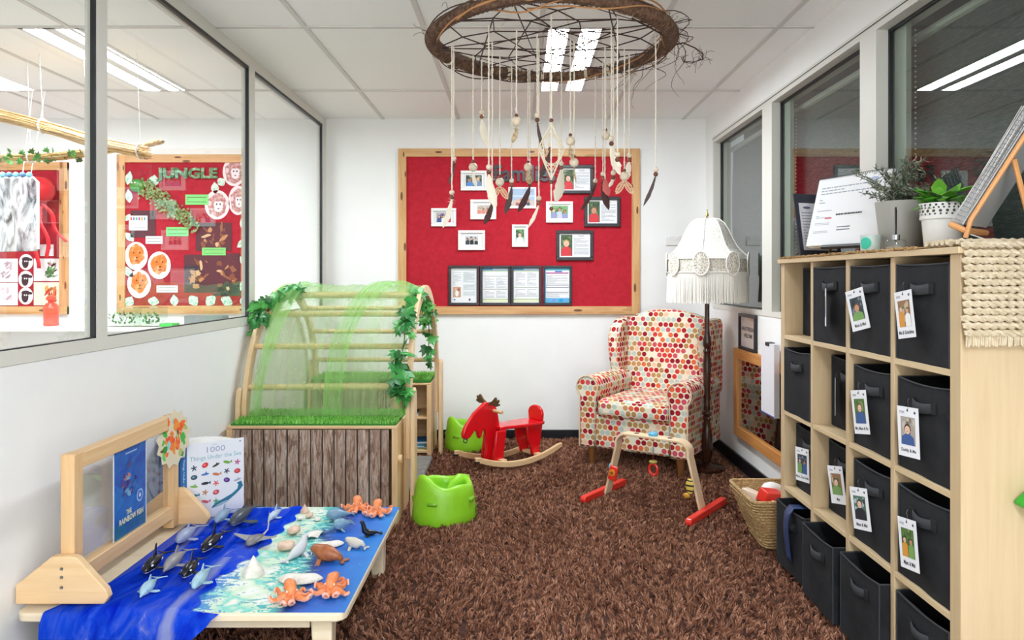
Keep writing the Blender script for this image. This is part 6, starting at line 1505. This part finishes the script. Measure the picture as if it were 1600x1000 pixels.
# ---------------------------------------------------------------- hanging twig ring with feather strands
MX, MY, MZ, MR = .128, 2.90, 2.176, .468
mob = thing('hanging_twig_ring', 'large twig and twine hoop hung from the ceiling with strands of beads and feathers', 'mobile', (MX, MY, MZ))
twine = mat('brown_wrapped_twine', (98, 72, 58), .8); t = NT(twine)
tc = t.coord(); t.col(t.ramp(t.noise(t.mapping(tc, (1, 1, 1)), 60, 4, .7), [(.3, (58, 38, 30)), (.55, (118, 86, 66)), (.75, (160, 128, 102))])); t.bump(t.noise(tc, 240, 2), .7, .003)
N = 240; pts = []; rad = []
for k in range(N):
    a = 2*pi*k/N; pts.append((MR*cos(a), MR*sin(a), .006*sin(3*a))); rad.append(.024+.004*sin(2*a+2.6)+(.0012 if k % 2 else 0))
MB().loft(pts, rad, 10, closed=True).build('hoop', twine, mob, ang=80)
# helical twine ridges
b = MB(); rs = random.Random(3); M_ = 2600; pt = []
for k in range(M_): a = 2*pi*k/M_; ph = a*150; r_ = .0268+.004*sin(2*a+2.6); pt.append(((MR+r_*cos(ph))*cos(a), (MR+r_*cos(ph))*sin(a), .006*sin(3*a)+r_*sin(ph)))
b.loft(pt, .0016, 4, closed=True); b.build('twine_wrap', twine, mob)
vine_l = mat('tan_vine', (186, 132, 82), .6); vine_d = mat('dark_vine', (74, 52, 40), .7)
b = MB(); b2 = MB()
for q in range(16):
    a0 = rs.uniform(0, 6.28); a1 = a0+rs.uniform(1.2, 3.6); off = rs.uniform(.026, .038); ph = rs.uniform(0, 6.28); tgt = b if q % 2 else b2
    ps = []
    for k in range(40):
        a = a0+(a1-a0)*k/39; r_ = off*(1+.25*sin(k*.35+q)); pp = ph+k*.13; ps.append(((MR+r_*cos(pp))*cos(a), (MR+r_*cos(pp))*sin(a), r_*sin(pp)))
    tgt.loft(ps, [.0035*(1-.6*k/39) for k in range(40)], 5)
b.build('tan_vines', vine_l, mob); 
# twiggy tangle on the right
for q in range(12):
    a = rs.uniform(-.6, .9); c = Vector((MR*cos(a), MR*sin(a), rs.uniform(-.0, .05))); dr = Vector((cos(a+.9), sin(a+.9), rs.uniform(-.3, .3))); ps = [c.copy()]; hd = dr
    for k in range(16):
        hd = (hd+Vector((rs.uniform(-.35, .35)+.12*cos(a), rs.uniform(-.35, .35), rs.uniform(-.34, .22)))-Vector((ps[-1].x, ps[-1].y, 0)).normalized()*max(0, (Vector((ps[-1].x, ps[-1].y, 0)).length-MR-.03))*14).normalized(); ps.append(ps[-1]+hd*.02)
    b2.loft(ps, [.0022*(1-.75*k/16) for k in range(17)], 5)
for q in range(46):
    a = rs.uniform(0, 6.28) if q < 22 else rs.uniform(-.6, .9); c = Vector(((MR+.02)*cos(a), (MR+.02)*sin(a), rs.uniform(-.01, .02))); ps = [c.copy()]; hd = Vector((cos(a), sin(a), rs.uniform(-.5, .8))).normalized()
    for k in range(7): hd = (hd+Vector([rs.uniform(-.6, .6) for _ in range(3)])).normalized(); ps.append(ps[-1]+hd*.009)
    b2.loft(ps, .0008, 4)
sprig = [(MR*cos(.1), MR*sin(.1), 0), (MR+.06, .0, .0), (MR+.10, -.03, -.03), (MR+.125, -.05, -.06), (MR+.12, -.07, -.085), (MR+.08, -.08, -.10), (MR+.045, -.07, -.095), (MR+.04, -.05, -.075), (MR+.07, -.04, -.06)]
b2.loft(sprig, [.003, .003, .0028, .0026, .0024, .002, .0018, .0015, .001], 6)
for q in range(26):
    c = Vector(sprig[3+q % 4]); ps = [c]; hd = Vector([rs.uniform(-1, 1) for _ in range(3)]).normalized()
    for k in range(5): hd = (hd+Vector([rs.uniform(-.7, .7) for _ in range(3)])).normalized(); ps.append(ps[-1]+hd*.01)
    b2.loft(ps, .0008, 4)
b2.build('twigs', vine_d, mob)
# web across the hoop
web = mat('dark_waxed_cord', (60, 38, 32), .7); b = MB(); nodes = []
K = 9; ang = [2*pi*k/K+.2 for k in range(K)]
ringp = [Vector((MR*cos(a), MR*sin(a), 0)) for a in ang]; mid = [(ringp[k]+ringp[(k+1) % K])/2*.80 for k in range(K)]
inner = [(mid[k]+mid[(k+1) % K])/2*.78 for k in range(K)]
for k in range(K):
    for (p, q) in ((ringp[k], mid[k]), (ringp[(k+1) % K], mid[k]), (mid[k], inner[k]), (mid[(k+1) % K], inner[k]), (ringp[k], ringp[(k+4) % K]) if k % 2 == 0 else (ringp[k], mid[(k+2) % K]), (inner[k], inner[(k+3) % K])):
        b.loft([p, q], .0026, 5)
b.build('web_cord', web, mob)
wtie = mat('white_tie_cord', (226, 214, 190), .8)
for a in (.9, 1.15, 1.95, 2.15, 2.7, 1.6):
    c = Vector((MR*cos(a), MR*sin(a), 0)); rad_ = Vector((cos(a), sin(a), 0)); m = MB()
    for w_ in range(3): m.loft([c+rad_*.028*cos(g)+Vector((-sin(a), cos(a), 0))*(.005*w_)+Vector((0, 0, .028*sin(g))) for g in [k*pi/8 for k in range(16)]], .0022, 5, closed=True)
    m.build('cord_tie', wtie, mob)
for a in (1.2, 2.4, 4.0, 5.4): MB().loft([(MR*cos(a), MR*sin(a), 0), (0.02*cos(a), .02*sin(a), ZC-MZ)], .0018, 5).build('hanging_cord', wtie, mob)
# strands
yarn = mat('fluffy_white_yarn', (240, 230, 214), .9); bead_w = noisy('cream_wood_bead', (240, 226, 204), (228, 208, 182), 30, .5); bead_b = mat('brown_glossy_bead', (112, 66, 48), .25); bead_c = mat('copper_bead', (150, 96, 74), .3, metal=.5)
f_w = mat('white_feather', (240, 230, 212), .8); f_d = mat('dark_brown_feather', (74, 42, 40), .7); f_t = noisy('barred_tan_feather', (216, 196, 160), (150, 120, 84), 90, .8); f_r = mat('pink_red_feather', (206, 104, 100), .8); f_g = mat('charcoal_feather', (84, 68, 66), .7)
laser = mat('pale_cut_wood', (238, 214, 176), .6)
def feather(parent, top, L, w, lean, m, curl=.15, fluff=True, yaw=0):
    """vane with rachis, hanging down from top"""
    top = Vector(top); rs_ = random.Random(int(L*9999)+int(top.x*999)); b = MB(); n = 14
    def cl(v): return Vector((lean*L*v+curl*L*v*v*(1 if lean >= 0 else -1), 0, -L*v))
    left = []; right = []
    vs = []; fs = []
    for k in range(n+1):
        v = k/n; c = cl(v); wd = w*(sin(pi*min(1, v*.97+.03))**.55)*(.55+.45*v if v < .6 else 1-(v-.6)**2*1.6)
        vs += [top+c+Vector((-wd, .1*wd, 0))+Vector((rs_.uniform(-.1, .1)*wd, 0, 0)), top+c+Vector((0, -.25*wd, 0)), top+c+Vector((wd, .1*wd, 0))+Vector((rs_.uniform(-.1, .1)*wd, 0, 0))]
    for k in range(n): fs += [(3*k, 3*k+1, 3*k+4, 3*k+3), (3*k+1, 3*k+2, 3*k+5, 3*k+4)]
    if yaw:
        R_ = Matrix.Translation(top) @ Matrix.Rotation(yaw, 4, 'Z') @ Matrix.Translation(-top); vs = [R_ @ v for v in vs]
    b.add(vs, fs)
    if fluff:
        for k in range(16):
            c = top+cl(rs_.uniform(.02, .2)); a = rs_.uniform(0, 6.28); e = c+Vector((cos(a)*w*1.5, sin(a)*w*.6, rs_.uniform(-.012, .012)))
            b.add([c, c+Vector((0, 0, -.0011)), e], [(0, 1, 2)])
    b.loft([top+cl(k/6) for k in range(7)], [.0012-.00012*k for k in range(7)], 4)
    return b.build('feather', m, parent, ang=80)
def strand(cx, ytop, items, fuzzy=True, cy=None):
    """cx: crop pixel column; ytop: crop pixel row where it meets the hoop or web"""
    px = 660+cx/2.776; d = (MZ-CZ)*FPX/(435-ytop/2.776)
    d = min(max(d, MY-MR), MY+MR); x = (px-810)*d/FPX
    def zz(yc): return CZ+(435-yc/2.776)*d/FPX-MZ
    X, Y = x-MX, d-MY
    last = max(i[1] for i in items)
    rs_ = random.Random(int(cx)); ps = []; zb = zz(last); n = 40
    for k in range(n+1): ps.append((X+rs_.uniform(-.0008, .0008), Y+rs_.uniform(-.0008, .0008), zb*k/n))
    b = MB(); b.loft(ps, [.0022+(.0011 if k % 2 else 0) for k in range(n+1)], 5)
    if fuzzy:
        for k in range(60):
            z_ = zb*rs_.random(); a = rs_.uniform(0, 6.28); r_ = rs_.uniform(.004, .010)
            b.add([(X, Y, z_), (X, Y, z_-.0012), (X+r_*cos(a), Y+r_*sin(a), z_+rs_.uniform(-.005, .005))], [(0, 1, 2)])
    s = b.build('strand', yarn, mob)
    for it in items:
        k, yc = it[0], it[1]; c = (X, Y, zz(yc))
        if k == 's':      # small cream bead with brown bead below
            MB().ball(c, .0105, 14, 10).build('bead', bead_w, s); MB().ball((c[0], c[1], c[2]-.018), .009, 14, 10).build('bead', bead_c if int(cx) % 2 else bead_b, s)
        elif k == 'b':    # brown then big cream bead
            MB().ball((c[0], c[1], c[2]+.024), .007, 12, 8).build('bead', bead_b, s); MB().ball(c, .0185, 18, 12).build('bead', bead_w, s)
        elif k == 'k': MB().ball(c, .0075, 12, 8).build('bead', bead_b, s)
        elif k == 'f':    # feather: y0, y1, width, lean, material
            y1, w, lean, m = it[2:6]; L = zz(yc)-zz(y1); feather(s, c, L, w*1.55, lean, m, yaw=it[6] if len(it) > 6 else 0)
        elif k == 'leaf':
            for sgn in (-1, 1):
                m = MB(); m.M = Matrix.Translation(c) @ Matrix.Rotation(-sgn*.55, 4, 'Y'); out = [(.013*sin(pi*u)**.8, -.065*u) for u in [q/10 for q in range(11)]]; out2 = [(-x, z) for x, z in out[1:-1]][::-1]
                o_ = out+out2; n_ = len(o_); inn = [(x*.80, z*.9-.003) for x, z in o_]
                m.add([(x, -.001, z) for x, z in o_]+[(x, -.001, z) for x, z in inn], [(i, (i+1) % n_, n_+(i+1) % n_, n_+i) for i in range(n_)])
                m.loft([(0, -.001, 0), (0, -.001, -.064)], .0012, 4)
                for q in range(2, 9):
                    z_ = -.065*q/10; w__ = .0125*sin(pi*q/10)**.8
                    for s2 in (-1, 1): m.loft([(0, -.001, z_), (s2*w__, -.001, z_-.006)], .0009, 4)
                m.build('cut_leaf', laser, s, smooth=False, solid=.0012)
        elif k == 'diamond':
            y1 = it[2]; h = (zz(yc)-zz(y1)); hw = .048; m = MB(); cxx, czz = 0, -h/2; m.M = Matrix.Translation(c) @ Matrix.Rotation(.25, 4, 'Z')
            D = [(0, 0), (hw, -h*.45), (0, -h), (-hw, -h*.45)]
            def br(p, q, r=.0022): m.loft([(p[0], 0, p[1]), (q[0], 0, q[1])], r, 5)
            for i in range(4): br(D[i], D[(i+1) % 4], .003)
            for u in [q/7 for q in range(1, 7)]:
                A = Vector(D[0]).lerp(Vector(D[1]), u); B = Vector(D[0]).lerp(Vector(D[3]), 1-u); br(A, B, .0016)
                A = Vector(D[2]).lerp(Vector(D[1]), u); B = Vector(D[2]).lerp(Vector(D[3]), 1-u); br(A, B, .0016)
                A = Vector(D[0]).lerp(Vector(D[1]), u); B = Vector(D[2]).lerp(Vector(D[1]), 1-u*.8); br(A, B, .0016)
                A = Vector(D[0]).lerp(Vector(D[3]), u); B = Vector(D[2]).lerp(Vector(D[3]), 1-u*.8); br(A, B, .0016)
            m.build('woven_diamond', wtie, s)
strand(128, 190, [('s', 835), ('f', 860, 990, .009, -.15, f_w)])
strand(136, 200, [('s', 690), ('f', 715, 800, .006, -.1, f_g)])
strand(220, 240, [('b', 725), ('f', 745, 812, .007, .05, f_w)])
strand(257, 260, [('s', 488), ('f', 515, 640, .013, .08, f_w)])
strand(288, 110, [('s', 725), ('f', 755, 905, .013, .05, f_w)])
strand(303, 180, [('f', 880, 975, .010, -.22, f_d)])
strand(336, 240, [('b', 790), ('leaf', 808)])
strand(387, 270, [('s', 785), ('f', 812, 930, .010, -.10, f_g)])
strand(408, 130, [('b', 528), ('f', 548, 622, .008, -.08, f_t)])
strand(458, 290, [('b', 725), ('f', 742, 800, .011, .0, f_t)])
strand(466, 300, [('s', 782), ('f', 808, 922, .012, -.30, f_d)])
strand(498, 150, [('s', 500), ('f', 525, 670, .006, .10, f_g)])
strand(505, 170, [('s', 860), ('f', 885, 990, .006, -.30, f_w)])
strand(559, 60, [('k', 522), ('diamond', 535, 778), ('k', 790), ('k', 905)])
strand(553, 300, [('s', 630), ('f', 655, 790, .010, -.25, f_g)])
strand(603, 290, [('s', 710), ('f', 735, 880, .017, -.02, f_w)])
strand(642, 170, [('b', 612), ('f', 635, 695, .008, .02, f_t)])
strand(658, 180, [('b', 705), ('f', 726, 795, .003, .0, f_t)])
strand(750, 310, [('s', 785), ('f', 808, 915, .008, -.45, f_d)])
strand(783, 270, [('s', 755), ('f', 778, 912, .012, .04, f_d)])
strand(795, 240, [('b', 588)])
strand(820, 120, [('s', 602), ('f', 625, 760, .012, .12, f_w)])
strand(828, 180, [('s', 750), ('f', 772, 812, .006, -.3, f_w)])
strand(792, 200, [('f', 775, 850, .012, .05, f_r)], False)
strand(846, 60, [('s', 670), ('f', 695, 725, .006, .3, f_w)])
strand(876, 190, [('b', 765), ('leaf', 782)])
strand(897, 230, [('s', 675), ('f', 700, 795, .013, -.12, f_w)])
strand(1012, 145, [('s', 735), ('f', 760, 895, .006, -.25, f_g)])
# ---------------------------------------------------------------- put every root that was built in world space at the foot of its thing
bpy.context.view_layer.update()
for o in [q for q in list(COL.objects) if q.parent is None and q.type == 'EMPTY' and q.location.length < 1e-6 and tuple(q.rotation_euler) == (0, 0, 0)]:
    cs = []
    for ch in o.children_recursive:
        if ch.type == 'MESH': cs += [ch.matrix_world @ Vector(c) for c in ch.bound_box]
    if not cs: continue
    base = Vector(((min(c.x for c in cs)+max(c.x for c in cs))/2, (min(c.y for c in cs)+max(c.y for c in cs))/2, min(c.z for c in cs)))
    o.location = base
    for ch in o.children:
        mb = ch.matrix_basis.copy(); ch.matrix_basis = Matrix.Translation(-base) @ mb
